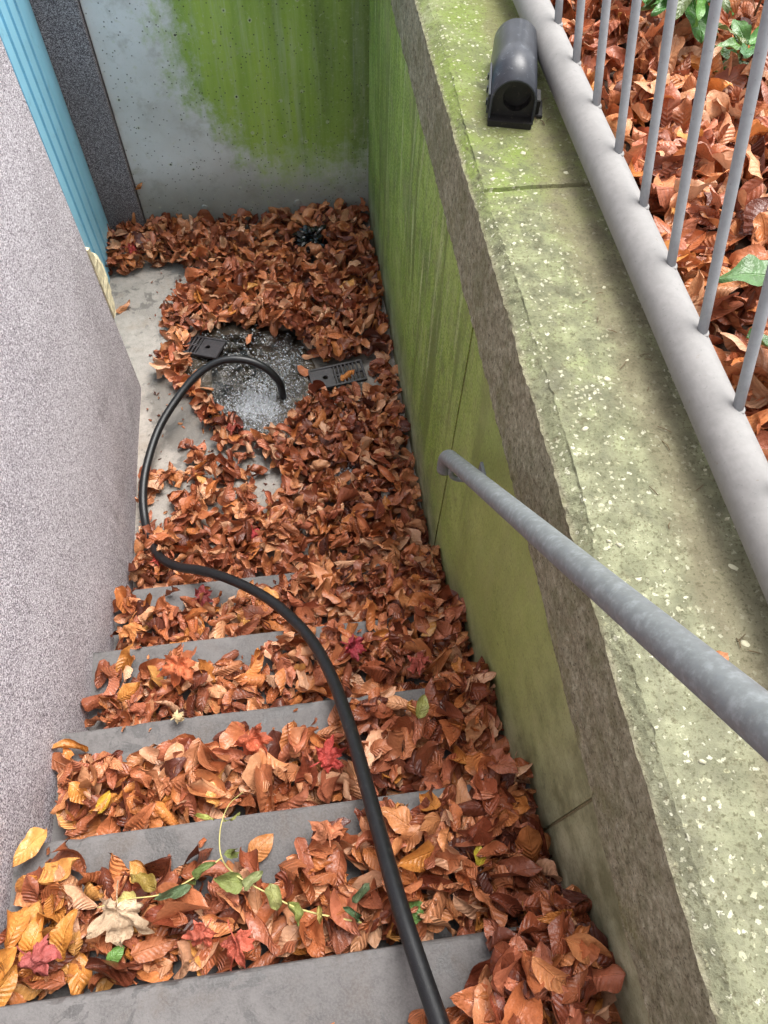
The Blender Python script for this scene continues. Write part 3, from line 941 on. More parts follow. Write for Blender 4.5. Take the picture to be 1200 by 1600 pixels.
grate('drain_grate', 'wet iron drain grate half covered by foaming water and leaves', 0.205, 1.075, 2.72, (0.05, 0.10), z=0.014)

# water sheet: ragged outline over pit and floor
WC = np.array([0.385, 0.905])
poly = [(0.150, 1.06), (0.135, 1.00), (0.165, 0.90), (0.200, 0.82), (0.225, 0.745), (0.275, 0.70), (0.34, 0.655), (0.41, 0.60), (0.46, 0.52), (0.53, 0.49), (0.57, 0.55), (0.56, 0.66), (0.60, 0.74),
        (0.625, 0.84), (0.64, 0.95), (0.60, 1.06), (0.52, 1.14), (0.42, 1.19), (0.30, 1.20), (0.22, 1.15)]
ang = np.array([math.atan2(p[1] - WC[1], p[0] - WC[0]) for p in poly]); rad = np.array([math.hypot(p[1] - WC[1], p[0] - WC[0]) for p in poly])
o_ = np.argsort(ang); ang, rad = ang[o_], rad[o_]
def wrad(a):
    return np.interp(a, np.r_[ang[-1] - 2 * math.pi, ang, ang[0] + 2 * math.pi], np.r_[rad[-1], rad, rad[0]])
NA, NR = 120, 46
v, f = [(WC[0], WC[1], 0.006)], []
def wz(x, y):
    d = math.hypot(x - 0.40, y - 0.97)
    churn = math.exp(-(d / 0.12) ** 2)
    return 0.0055 + 0.0015 * nz(x, y, 0, 20) + churn * (0.012 + 0.016 * nz(x, y, 1, 26) + 0.007 * nz(x, y, 2, 70))
for i in range(1, NR + 1):
    for k in range(NA):
        a = -math.pi + 2 * math.pi * k / NA
        r_ = float(wrad(a)) * (1 + 0.03 * nz(math.cos(a) * 6, math.sin(a) * 6, 0)) * i / NR
        x, y = WC[0] + r_ * math.cos(a), WC[1] + r_ * math.sin(a)
        z = wz(x, y)
        if i == NR: z = 0.0006
        v.append((x, y, z))
f += [(0, 1 + k, 1 + (k + 1) % NA) for k in range(NA)]
for i in range(NR - 1):
    for k in range(NA):
        f.append((1 + i * NA + k, 1 + (i + 1) * NA + k, 1 + (i + 1) * NA + (k + 1) % NA, 1 + i * NA + (k + 1) % NA))
wat = link('water', mesh('water', v, f), MAT['water'], None, True)
tag(wat, 'dirty water bubbling up from the floor drain', 'water', kind='structure')

# foam: bubbles crowded into a raft, thinning outwards
bm = bmesh.new(); bmesh.ops.create_icosphere(bm, subdivisions=2, radius=1.0)
bv = np.array([v_.co[:] for v_ in bm.verts]); bf = np.array([[q.index for q in fc_.verts] for fc_ in bm.faces]); bm.free()
C, Rr = [], []
def inside_water(x, y):
    a = math.atan2(y - WC[1], x - WC[0])
    return math.hypot(x - WC[0], y - WC[1]) < wrad(a) * 0.97
k = 0
while k < 3200:
    if random.random() < 0.80:
        x, y = 0.42 + random.gauss(0, 0.062), 0.765 + random.gauss(0, 0.055)      # main raft below the hose end
    elif random.random() < 0.45:
        x, y = 0.545 + random.gauss(0, 0.05), 0.93 + random.gauss(0, 0.08)
    else:
        x, y = 0.33 + random.gauss(0, 0.11), 1.03 + random.gauss(0, 0.09)
    if not inside_water(x, y): continue
    if nz(x, y, 3, 13) < rng.uniform(-0.5, 0.1) and not (abs(x - 0.42) < 0.07 and abs(y - 0.77) < 0.06): continue
    r_ = random.choice([0.002, 0.0026, 0.0032, 0.0036, 0.0042, 0.005])
    C.append((x, y, wz(x, y) + r_ * 0.1)); Rr.append(r_)
    k += 1
for k in range(220):      # a little foam left further out
    x, y = 0.70 + random.gauss(0, 0.025), 0.425 + random.gauss(0, 0.022)
    C.append((x, y, 0.030 + random.random() * 0.004)); Rr.append(random.choice([.002, .0026, .0032]))
C, Rr = np.array(C), np.array(Rr)
V = (bv[None] * Rr[:, None, None] + C[:, None]).reshape(-1, 3)
F = (bf[None] + (np.arange(len(C)) * len(bv))[:, None, None]).reshape(-1, 3)
fm = link('foam_bubbles', mesh('foam_bubbles', V, F.tolist()), MAT['bubble'], None, True)
tag(fm, 'raft of white foam bubbles floating on the drain water', 'foam', kind='stuff')

# ------------------------------------------------------------------ hose
hp = [(0.515, 0.80, -0.06), (0.514, 0.795, 0.02), (0.505, 0.805, 0.085), (0.462, 0.83, 0.135), (0.395, 0.85, 0.160), (0.315, 0.855, 0.160), (0.230, 0.825, 0.135), (0.155, 0.755, 0.105),
      (0.085, 0.645, 0.080), (0.043, 0.51, 0.062), (0.030, 0.40, 0.050), (0.038, 0.30, 0.042), (0.062, 0.215, 0.060), (0.108, 0.125, 0.105), (0.175, 0.058, 0.165), (0.255, 0.0, 0.240), (0.340, -0.062, 0.290), (0.430, -0.145, 0.345),
      (0.500, -0.235, 0.400), (0.556, -0.340, 0.470), (0.592, -0.455, 0.550), (0.615, -0.570, 0.632), (0.632, -0.690, 0.715), (0.648, -0.82, 0.805), (0.664, -0.94, 0.885), (0.690, -1.07, 0.945), (0.74, -1.30, 1.06), (0.80, -1.6, 1.22), (0.85, -2.2, 1.30)]
ho = link('water_hose', tube('water_hose', catmull(hp, 14), 0.0138, 24), MAT['hose'], None, True)
tag(ho, 'thick black rubber hose running down the steps and looping into the drain', 'hose')

# scrap of black plastic film in the far leaves
bm = bmesh.new()
bmesh.ops.create_icosphere(bm, subdivisions=4, radius=1.0)
for vtx in bm.verts:
    d = vtx.co.copy()
    k = 1 + 0.55 * nz(d.x, d.y, d.z, 2.1) + 0.40 * nz(d.x, d.y, d.z, 5.0)
    vtx.co = Vector((d.x * 0.062 * k, d.y * 0.055 * k, max(-0.01, d.z * 0.050 * k)))
fl = link('plastic_scrap', bm_mesh('plastic_scrap', bm), MAT['film'])
fl.location = (0.690, 1.535, 0.085)
tag(fl, 'crumpled black plastic scrap stuck in leaves by the back wall', 'plastic')

# ------------------------------------------------------------------ leaves
NU, NV = 13, 9
su = np.linspace(0, 1, NU)
sv = np.linspace(-1, 1, NV)
shape = su ** 0.70 * (1 - su) ** 0.95
shape = shape / shape.max()
GI = np.arange(NU * NV).reshape(NU, NV)
LF = np.stack([GI[:-1, :-1], GI[1:, :-1], GI[1:, 1:], GI[:-1, 1:]], -1).reshape(-1, 4)
UVG = np.stack(np.meshgrid(su, sv, indexing='ij'), -1).reshape(-1, 2)


def leaf_shape(L, ratio, curl, arch_, twist, fold, wave, ph, taper, crumple=0.022):
    """one curled beech leaf, local coordinates, length along x"""
    w_ = 0.5 * ratio * L * shape
    wm = 0.5 * ratio * L
    jit = np.cumsum(rng.normal(0, 0.05, (len(su), 2)), axis=0); jit -= jit.mean(0)
    jit += rng.normal(0, 0.035, jit.shape)
    edge = np.where(sv[None, :] < 0, jit[:, :1], jit[:, 1:]) * np.abs(sv)[None, :] ** 2
    a = w_[:, None] * sv[None, :] * (1 + np.clip(edge, -0.35, 0.25))
    cu = curl * (1 + taper * (su[:, None] - 0.5)) / wm
    cu = np.where(np.abs(cu) < 1e-3, 1e-3, cu)
    phi = np.clip(cu * a, -3.4, 3.4)
    lat = np.sin(phi) / cu
    hgt = (1 - np.cos(phi)) / cu
    hgt = hgt + np.abs(a) * fold
    hgt = hgt + wave * L * (sv[None, :] ** 2) * np.sin(2 * math.pi * (2.3 * su[:, None]) + ph + 1.7 * np.sign(sv)[None, :])
    for q_ in range(3):      # crumple
        fa, fb, fp = rng.uniform(1.5, 4.5), rng.uniform(1.0, 3.0) * rng.choice([-1, 1]), rng.uniform(0, 6.3)
        hgt = hgt + crumple * L * np.sin(fa * 2 * su[:, None] + fb * sv[None, :] + fp) / (1 + q_)
    tw = twist * (su - 0.5)[:, None]
    lat, hgt = lat * np.cos(tw) - hgt * np.sin(tw), lat * np.sin(tw) + hgt * np.cos(tw)
    kb = arch_ / L if abs(arch_) > 1e-3 else 1e-3 / L
    th_ = kb * (su - 0.5)[:, None] * L
    x = np.sin(th_) / kb - hgt * np.sin(th_)
    z = (1 - np.cos(th_)) / kb + hgt * np.cos(th_)
    return np.stack([x, lat, z], -1).reshape(-1, 3)


VARIANTS = []
CURLS = []
for q in range(260):
    cur = rng.choice([rng.uniform(0.5, 1.3), rng.uniform(1.1, 2.7), rng.uniform(-1.9, -0.5), rng.uniform(-0.3, 0.4)], p=[0.32, 0.36, 0.26, 0.06])
    CURLS.append(abs(cur))
    VARIANTS.append(leaf_shape(1.0, rng.uniform(0.42, 0.64), cur, rng.choice([rng.uniform(-1.9, 0.2), rng.uniform(0, 1.7)]), rng.uniform(-1.5, 1.5),
                               rng.choice([0, rng.uniform(0.2, 1.3)]), rng.uniform(0.015, 0.07), rng.uniform(0, 6.3), rng.uniform(-1.5, 1.5), rng.uniform(0.012, 0.06)))
VARIANTS = np.array(VARIANTS)


def rotm(ax_, ay_, az_):
    cx, sx, cy, sy, cz, sz = math.cos(ax_), math.sin(ax_), math.cos(ay_), math.sin(ay_), math.cos(az_), math.sin(az_)
    Rx = np.array([[1, 0, 0], [0, cx, -sx], [0, sx, cx]]); Ry = np.array([[cy, 0, sy], [0, 1, 0], [-sy, 0, cy]]); Rz = np.array([[cz, -sz, 0], [sz, cz, 0], [0, 0, 1]])
    return Rz @ Ry @ Rx


def in_poly(x, y, P_):
    c = False
    n_ = len(P_)
    for i in range(n_):
        x1, y1 = P_[i]; x2, y2 = P_[i - 1]
        if (y1 > y) != (y2 > y) and x < (x2 - x1) * (y - y1) / (y2 - y1) + x1:
            c = not c
    return c


TONES = [lin(*c)[:3] for c in ((182, 114, 80), (170, 102, 68), (194, 130, 94), (154, 90, 62), (194, 130, 88), (142, 82, 60), (204, 148, 112), (180, 110, 84), (164, 98, 74), (188, 118, 72), (208, 160, 130), (176, 104, 68))]
WARM = [lin(*c)[:3] for c in ((198, 132, 68), (194, 124, 68), (202, 146, 84))]
DARK = [lin(*c)[:3] for c in ((104, 54, 38), (122, 62, 44), (92, 50, 40), (138, 74, 50))]
LEAVES = []      # (area, variant, length, R, loc, tone rgba)


class Pile:
    def __init__(self, x0, x1, y0, y1, cell=0.012):
        self.x0, self.y0, self.c = x0, y0, cell
        self.h = np.zeros((int((x1 - x0) / cell) + 2, int((y1 - y0) / cell) + 2))

    def drop(self, x, y, L):
        i0, i1 = int((x - 0.38 * L - self.x0) / self.c), int((x + 0.38 * L - self.x0) / self.c) + 1
        j0, j1 = int((y - 0.38 * L - self.y0) / self.c), int((y + 0.38 * L - self.y0) / self.c) + 1
        s_ = self.h[max(i0, 0):max(i1, 1), max(j0, 0):max(j1, 1)]
        if s_.size == 0: return 0.0
        b = float(s_.mean())
        np.maximum(s_, b + 0.0055, out=s_)
        return b


def add_leaf(area, x, y, z, L, tone, wet, tilt=0.5):
    vi = int(rng.integers(len(VARIANTS)))
    flip = math.pi if rng.random() < 0.35 else 0.0
    R_ = rotm(flip + rng.normal(0, tilt), rng.normal(0, tilt * 0.8), rng.uniform(0, 2 * math.pi))
    pts_ = (VARIANTS[vi] * L) @ R_.T
    pts_z = pts_[:, 2].min()
    LEAVES.append((area, vi, L, R_, np.array([x, y, z - pts_z * 0.85]), (*tone, wet)))


def tone_for(x, y, warm=0.05, dark=0.08):
    r_ = rng.random()
    if r_ < warm: t = WARM[rng.integers(len(WARM))]
    elif r_ < warm + dark: t = DARK[rng.integers(len(DARK))]
    else: t = TONES[rng.integers(len(TONES))]
    return np.array(t) * rng.uniform(0.80, 1.18) * np.array([1.08, 1.08, 1.02])


# steps: bare strip along the nosing, as a function of x (metres from the nosing)
BARE = {   # step number from the landing: [(x, bare width)]
    1: [(0.0, 0.02), (0.14, 0.075), (0.42, 0.06), (0.50, 0.030), (0.80, 0.020), (0.86, -0.02), (1, -0.02)],
    2: [(0.0, 0.02), (0.10, 0.065), (0.40, 0.10), (0.46, 0.035), (0.60, 0.03), (0.72, 0.02), (0.80, -0.03), (1, -0.03)],
    3: [(0.0, 0.04), (0.1, 0.075), (0.30, 0.075), (0.52, 0.085), (0.60, 0.035), (0.70, 0.01), (0.78, 0.035), (0.84, -0.02), (1, -0.02)],
    4: [(0.0, 0.03), (0.10, 0.065), (0.35, 0.085), (0.45, 0.105), (0.56, 0.06), (0.70, 0.03), (0.82, 0.015), (0.86, -0.02), (1, -0.02)],
    5: [(0.0, 0.26), (0.48, 0.235), (0.60, 0.15), (0.70, 0.115), (0.80, 0.03), (0.86, -0.02), (1, -0.02)],
    6: [(0.0, 0.2), (1, 0.2)]}
for k in range(1, 6):
    yn = -(k - 1) * TR
    pile = Pile(-0.1, W + 0.1, yn - TR - 0.1, yn + 0.1)
    bx_, bw_ = zip(*BARE[k])
    cnt = {1: 430, 2: 430, 3: 430, 4: 470, 5: 300}[k]
    tries = 0
    done = 0
    while done < cnt and tries < 20000:
        tries += 1
        x = rng.uniform(0.025, W - 0.02)
        d = rng.uniform(-0.03, TR - 0.015)
        b_ = np.interp(x, bx_, bw_) + 0.022 * nz(x, k, 0.5, 16) + 0.012 * nz(x, k, 3.5, 40)
        if d < b_ + (0.004 if rng.random() > 0.03 else -0.04): continue
        if k == 5 and rng.random() < 0.25: continue
        L = (rng.uniform(0.062, 0.100) if rng.random() < 0.8 else rng.uniform(0.035, 0.065)) * (0.92 if k < 3 else 1.0)
        y = yn - d
        warm = 0.03 + (0.30 if (k == 4 and x < 0.25) else 0.06 if x < 0.3 else 0.0)
        dk = 0.08 + 0.22 * max(0, (x - 0.55) / 0.4)
        z = pile.drop(x, y, L) + k * RI + 0.002
        if d < 0.02: z = max(z, k * RI + 0.012)
        add_leaf('step%d' % k, x, y, z, L, tone_for(x, y, warm, dk), 0.5 * rng.random(), 0.60)
        done += 1

# drift along the retaining wall, spilling over the step ends
for q in range(340):
    k = int(rng.integers(1, 6)); d = rng.uniform(-0.02, TR)
    x = W - 0.015 - abs(rng.normal(0, 0.045))
    add_leaf('step%d' % k, x, -(k - 1) * TR - d, k * RI + rng.uniform(0.002, 0.045) * (1 if d > 0.015 else 0.3), rng.uniform(0.055, 0.095), tone_for(x, 0, 0.02, 0.22), 0.4 * rng.random(), 0.6)

# landing
BAREP = [
    [(-0.20, 1.50), (-0.06, 1.48), (0.05, 1.53), (0.24, 1.49), (0.27, 1.44), (0.17, 1.40), (0.10, 1.25), (0.075, 1.17), (0.125, 1.13), (0.14, 1.05), (0.10, 1.06), (0.06, 1.00), (0.08, 0.93), (0.14, 0.88),
     (0.20, 0.80), (0.225, 0.73), (0.26, 0.66), (0.20, 0.60), (0.17, 0.52), (0.03, 0.53), (-0.1, 0.53), (-0.1, 1.0), (-0.2, 1.0)],
    [(0.03, 0.43), (0.09, 0.41), (0.12, 0.36), (0.13, 0.26), (0.10, 0.24), (0.06, 0.26), (0.03, 0.33)],
    [(0.40, 0.50), (0.50, 0.47), (0.54, 0.50), (0.50, 0.40), (0.46, 0.36), (0.42, 0.36)],
    [(0.155, 1.10), (0.17, 0.92), (0.26, 0.78), (0.27, 0.71), (0.40, 0.62), (0.52, 0.62), (0.58, 0.72), (0.60, 0.765), (0.865, 0.755), (0.875, 0.945), (0.62, 0.965), (0.62, 1.03), (0.52, 1.11), (0.42, 1.16), (0.26, 1.17)],
    [(0.67, 0.45), (0.74, 0.46), (0.74, 0.40), (0.67, 0.40)]]
pile = Pile(-0.3, W + 0.1, -0.1, YB + 0.1)
done = tries = 0
while done < 3100 and tries < 60000:
    tries += 1
    x, y = rng.uniform(-0.16, W - 0.02), rng.uniform(0.03, YB - 0.02)
    if x < 0.02 and y < 1.46: continue
    if x < -0.02 and y < 1.52: continue
    jx, jy = x + 0.022 * nz(x, y, 7, 14), y + 0.022 * nz(x, y, 9, 14)
    if any(in_poly(jx, jy, P_) for P_ in BAREP): continue
    dens = 1.0
    if 0.22 < x < 0.45 and 0.3 < y < 0.66: dens = 0.4
    if x < 0.2 and 0.40 < y < 0.55: dens = 0.5
    if rng.random() > dens: continue
    L = rng.uniform(0.055, 0.092)
    rimd = min(1.0, max(0.0, (y - 1.35) / 0.4))
    wetz = math.exp(-(((x - 0.75) / 0.22) ** 2 + ((y - 0.75) / 0.55) ** 2))
    dk = 0.07 + 0.30 * wetz
    z = pile.drop(x, y, L) + 0.002 + 0.02 * rimd * rng.random()
    add_leaf('landing', x, y, z, L, tone_for(x, y, 0.015, dk) * (1 - 0.10 * wetz), 0.3 * rng.random() + 0.7 * wetz * rng.random(), 0.58)
    done += 1
# strays on bare concrete and one afloat
for (x, y, z) in ((-0.08, 1.31, 0.0), (0.16, 0.62, 0.0), (0.135, 0.48, 0.0), (0.13, 0.30, 0.0), (0.10, 0.31, 0.0), (0.405, 1.075, 0.02), (0.15, 0.93, 0.004), (0.12, 0.97, 0.004), (0.11, 1.02, 0.004), (0.165, 1.005, 0.012), (0.09, 1.14, 0.0), (0.11, 1.16, 0.0), (0.235, 0.86, 0.008), (0.62, 0.97, 0.012), (0.60, 0.90, 0.012), (0.76, 0.84, 0.02)):
    add_leaf('landing', x, y, z, rng.uniform(0.05, 0.075), tone_for(x, y, 0.1, 0.0), 0.4, 0.25)
# two leaves caught on the walls' edges
add_leaf('wall', 0.02, YB - 0.02, 0.22, 0.045, np.array(WARM[1]), 0.1, 0.8)

# garden bank behind the railing
pile = Pile(1.2, 2.6, -1.2, 1.6)
done = 0
while done < 2300:
    x, y = 1.25 + abs(rng.normal(0, 0.42)) if rng.random() < 0.6 else rng.uniform(1.25, 2.3), rng.uniform(-0.85, 1.35)
    if x > 2.4: continue
    L = rng.uniform(0.068, 0.105)
    z = GZ + pile.drop(x, y, L) + 0.002
    add_leaf('bank', x, y, z, L, tone_for(x, y, 0.02, 0.06) * 1.05, 0.4 * rng.random(), 0.6)
    done += 1

# crumbs and torn scraps between the leaves and on the bare concrete
for q in range(1500):
    r_ = rng.random()
    if r_ < 0.55:
        k = int(rng.integers(1, 6)); x = rng.uniform(0.02, W - 0.02); d = rng.uniform(0.004, TR - 0.01)
        bare_ = np.interp(x, *zip(*BARE[k]))
        if d < bare_ and rng.random() > (0.06 if k == 5 else 0.22): continue
        add_leaf('step%d' % k, x, -(k - 1) * TR - d, k * RI + 0.001, rng.uniform(0.006, 0.022), tone_for(x, 0, 0.03, 0.25), 0.1, 0.35)
    else:
        x, y = rng.uniform(0.02, W - 0.02), rng.uniform(0.02, YB - 0.02)
        if in_poly(x, y, BAREP[3]): continue
        add_leaf('landing', x, y, 0.001, rng.uniform(0.006, 0.020), tone_for(x, y, 0.02, 0.3), 0.2, 0.35)
# leaves give way to the hose
HC = catmull(hp, 14)
keep = []
for lf in LEAVES:
    P_ = (VARIANTS[lf[1]] * lf[2]) @ lf[3].T + lf[4]
    near = HC[np.abs(HC - lf[4]).max(1) < 0.12]
    if len(near):
        d2 = ((P_[:, None, :] - near[None]) ** 2).sum(-1)
        if d2.min() < 0.017 ** 2 and lf[4][1] < 0.12: continue
    keep.append(lf)
LEAVES = keep
# which leaves show largest from the path down the stairs: coarse depth buffer
GWd, GHt = 300, 400
zb = np.full(GWd * GHt, 1e9)
ib = np.full(GWd * GHt, -1, int)
allpts = np.empty((len(LEAVES), NU * NV, 3))
for i, (ar, vi, L, R_, loc, tn) in enumerate(LEAVES):
    allpts[i] = (VARIANTS[vi] * L) @ R_.T + loc
# keep leaves out of walls
ar_ = np.array([l[0] for l in LEAVES])
inn = ar_ != 'bank'
pp = allpts.reshape(-1, 3)
qq = (pp - CAM) @ ROT.T
px = np.floor((0.5 + FPX / 1200 * qq[:, 0] / qq[:, 2]) * GWd).astype(int)
py = np.floor((0.5 - FPX / 1600 * qq[:, 1] / qq[:, 2]) * GHt).astype(int)
ok = (qq[:, 2] > 0) & (px >= 0) & (px < GWd) & (py >= 0) & (py < GHt)
ids = np.repeat(np.arange(len(LEAVES)), NU * NV)
lin_ = py[ok] * GWd + px[ok]
order = np.argsort(-qq[ok, 2])
ib[lin_[order]] = ids[ok][order]          # nearest written last
cnt = np.bincount(ib[ib >= 0], minlength=len(LEAVES))
chosen = []
for areas, quota in ((('step1', 'step2', 'step3', 'step4', 'step5'), 170), (('landing', 'wall'), 55), (('bank',), 70)):
    cand = np.where(np.isin(ar_, areas))[0]
    chosen += list(cand[np.argsort(-cnt[cand])][:quota])
chosen = set(int(i) for i in chosen)
seen_leaf = cnt > 0


def leaf_mesh(name, pts_list, tones, mat):
    n_ = len(pts_list)
    P_ = np.concatenate(pts_list)
    k = NU * NV
    F_ = (LF[None] + (np.arange(n_) * k)[:, None, None]).reshape(-1, 4)
    me_ = bpy.data.meshes.new(name)
    me_.vertices.add(len(P_)); me_.vertices.foreach_set('co', P_.astype(np.float32).ravel())
    me_.loops.add(F_.size); me_.loops.foreach_set('vertex_index', F_.astype(np.int32).ravel())
    me_.polygons.add(len(F_)); me_.polygons.foreach_set('loop_start', np.arange(0, F_.size, 4, dtype=np.int32))
    me_.update(calc_edges=True)
    me_.polygons.foreach_set('use_smooth', np.ones(len(F_), bool))
    uvl = me_.uv_layers.new(name='UVMap')
    uvl.data.foreach_set('uv', np.tile(UVG, (n_, 1))[F_.ravel()].astype(np.float32).ravel())
    at = me_.attributes.new('tone', 'FLOAT_COLOR', 'POINT')
    at.data.foreach_set('color', np.repeat(np.array(tones, np.float32), k, axis=0).ravel())
    me_.materials.append(mat)
    return me_


STEPN = {'step1': 'the lowest step', 'step2': 'the second step up', 'step3': 'the third step up', 'step4': 'the fourth step up', 'step5': 'the fifth step up',
         'landing': 'the landing', 'bank': 'the garden bank behind the railing', 'wall': 'the back wall edge'}
def describe(vi, tn):
    br = 0.3 * tn[0] + 0.6 * tn[1] + 0.1 * tn[2]
    c_ = 'golden' if tn[1] > 0.5 * tn[0] and tn[2] < 0.3 * tn[1] else 'dark brown' if br < 0.14 else 'pale tan' if br > 0.35 else 'rust brown' if br < 0.24 else 'light brown'
    k_ = 'tightly rolled' if CURLS[vi] > 1.7 else 'curled' if CURLS[vi] > 0.9 else 'gently cupped'
    return k_ + ' ' + c_
rest = {'stairs': [], 'landing': [], 'bank': []}
for i, (ar, vi, L, R_, loc, tn) in enumerate(LEAVES):
    if i in chosen:
        me_ = leaf_mesh('beech_leaf', [(VARIANTS[vi] * L) @ R_.T], [tn], MAT['leaf'])
        o = bpy.data.objects.new('beech_leaf', me_)
        o.location = loc
        col.objects.link(o)
        if ar == 'wall':
            tag(o, 'single small orange leaf caught on the back wall edge', 'leaf')
        else:
            dsc = describe(vi, tn)
            tag(o, dsc + ' beech leaf lying on ' + STEPN[ar], 'leaf', dsc + ' beech leaves on ' + STEPN[ar])
    else:
        rest['bank' if ar == 'bank' else 'stairs' if ar.startswith('step') else 'landing'].append(i)
for key, lab in (('stairs', 'thick litter of curled brown beech leaves filling the steps'), ('landing', 'drift of brown beech leaves covering most of the landing'), ('bank', 'deep layer of dry brown leaves on the garden bank')):
    ids_ = rest[key]
    me_ = leaf_mesh('leaf_litter', [allpts[i] for i in ids_], [LEAVES[i][5] for i in ids_], MAT['leaf'])
    o = bpy.data.objects.new('leaf_litter', me_)
    col.objects.link(o)
    tag(o, lab, 'leaf litter', kind='stuff')


# ------------------------------------------------------------------ single maple leaves
MA = [0, 6, 13, 19, 28, 37, 43, 49, 55, 62, 72, 81, 92, 101, 108, 116, 128, 145, 165, 180]
MR = [1.0, 0.82, 0.74, 0.72, 0.46, 0.72, 0.78, 0.97, 0.76, 0.70, 0.64, 0.44, 0.52, 0.56, 0.68, 0.50, 0.42, 0.36, 0.26, 0.06]


def maple_mesh(size, rgb, seed, curl=0.3):
    lobes = [(0.0, 1.0), (0.95, 0.86), (-0.95, 0.86), (1.95, 0.55), (-1.95, 0.55)]
    NT, NRg = 120, 9
    v_, f_, tn_, uv_ = [(0, 0, 0)], [], [], [(0, 0)]
    for i in range(1, NRg + 1):
        for k in range(NT):
            a = -math.pi + 2 * math.pi * k / NT
            r_ = float(np.interp(abs(math.degrees(a)), MA, MR))
            r_ *= 1 + 0.05 * math.sin(a * 17 + seed) + 0.12 * nz(math.cos(a) * 2, math.sin(a) * 2, seed)
            rr = r_ * i / NRg
            x, y = rr * math.cos(a), rr * math.sin(a)
            z = curl * (0.55 * rr * rr * math.cos(a * 2 + seed) + 0.55 * nz(x, y, seed, 2.4) + 0.14 * nz(x, y, seed, 6) + 0.10 * abs(math.sin(a * 2.5)) * rr) + (0.02 if False else 0)
            z -= 0.5 * curl * rr * rr
            for (la, lr) in lobes:
                d = abs((a - la + math.pi) % (2 * math.pi) - math.pi)
                z += 0.06 * rr * max(0, 1 - d / 0.35)
            v_.append((x * size, y * size, z * size)); uv_.append((rr, a))
    for k in range(NT):
        f_.append((0, 1 + k, 1 + (k + 1) % NT))
    for i in range(NRg - 1):
        for k in range(NT):
            f_.append((1 + i * NT + k, 1 + (i + 1) * NT + k, 1 + (i + 1) * NT + (k + 1) % NT, 1 + i * NT + (k + 1) % NT))
    # petiole
    b0 = len(v_)
    for k in range(8):
        t = k / 7
        for dy in (-1, 1):
            v_.append((-size * 0.75 * t, dy * 0.0011, 0.012 * math.sin(t * 2)))
    for k in range(7):
        f_.append((b0 + 2 * k, b0 + 2 * k + 1, b0 + 2 * k + 3, b0 + 2 * k + 2))
    me_ = mesh('maple_leaf', v_, f_)
    me_.polygons.foreach_set('use_smooth', np.ones(len(f_), bool))
    base = np.array(lin(*rgb)[:3])
    tn_ = []
    for p in v_:
        k = 1 + 0.5 * nz(p[0], p[1], seed, 34) + 0.25 * nz(p[0], p[1], seed, 110)
        tn_.append((*(base * k), 0.1))
    at = me_.attributes.new('tone', 'FLOAT_COLOR', 'POINT')
    at.data.foreach_set('color', np.array(tn_, np.float32).ravel())
    me_.materials.append(MAT['maple'])
    return me_


MAPLES = [   # x, y, z, size, rgb, yaw, tilt x, tilt y, label
    (0.564, -0.642, 0.585, 0.052, (178, 58, 54), 0.3, 0.3, -0.2, 'bright red maple leaf on the third step beside the hose'),
    (0.237, -0.349, 0.432, 0.070, (206, 112, 70), -1.9, -0.2, 0.25, 'orange maple leaf spread flat on the second step near the plaster wall'),
    (0.647, -0.356, 0.435, 0.048, (150, 40, 58), -0.4, 0.4, 0.3, 'crimson maple leaf tilted up on the second step'),
    (0.416, -0.584, 0.590, 0.062, (200, 98, 66), -1.0, 0.25, 0.2, 'salmon orange maple leaf below the bare nosing of the third step'),
    (0.215, -0.878, 0.770, 0.072, (204, 184, 154), -1.7, 0.15, 0.25, 'large cream coloured dead maple leaf on the fourth step'),
    (0.400, -0.945, 0.765, 0.050, (194, 92, 72), -1.3, 0.2, -0.2, 'coral red maple leaf beside green vine leaves on the fourth step'),
    (0.350, -0.925, 0.770, 0.040, (188, 92, 72), -2.2, -0.3, 0.2, 'small reddish maple leaf next to the coral red one'),
    (0.383, 0.190, 0.050, 0.045, (184, 52, 62), 0.8, 0.3, 0.1, 'pinkish red maple leaf at the foot of the stairs'),
    (-0.043, 1.573, 0.050, 0.052, (176, 52, 52), 0.2, 0.25, 0.2, 'red maple leaf in the corner beyond the blue door'),
    (0.085, -0.925, 0.765, 0.050, (158, 74, 74), -0.9, 0.3, 0.4, 'dull red maple leaf among yellow leaves by the plaster wall'),
    (0.250, -0.080, 0.215, 0.048, (112, 32, 36), 0.5, 0.5, 0.2, 'dark maroon maple leaf on the lowest step'),
    (0.060, -0.145, 0.225, 0.060, (214, 140, 78), -2.3, 0.2, 0.2, 'pale orange maple leaf at the wall end of the lowest step'),
    (0.680, 0.500, 0.052, 0.055, (190, 108, 84), 1.1, 0.2, 0.2, 'dusty pink maple leaf among the landing leaves'),
    (0.345, 0.640, 0.030, 0.050, (164, 70, 60), 2.0, 0.2, 0.3, 'wet red maple leaf at the edge of the foam'),
    (0.090, 0.130, 0.060, 0.040, (180, 60, 52), 0.4, 0.4, 0.3, 'small red maple leaf in the pile under the hose bend'),
    (0.250, -0.500, 0.516, 0.024, (222, 206, 160), 0.6, 0.2, 0.3, 'tiny cream leaf scrap on the third step edge'),
    (0.560, -0.800, 0.745, 0.052, (190, 120, 84), 1.6, 0.2, 0.4, 'pale brown maple leaf against the hose on the fourth step'),
    (0.805, -0.420, 0.450, 0.045, (160, 72, 62), 2.5, 0.3, 0.3, 'red maple leaf near the green wall on the second step'),
]
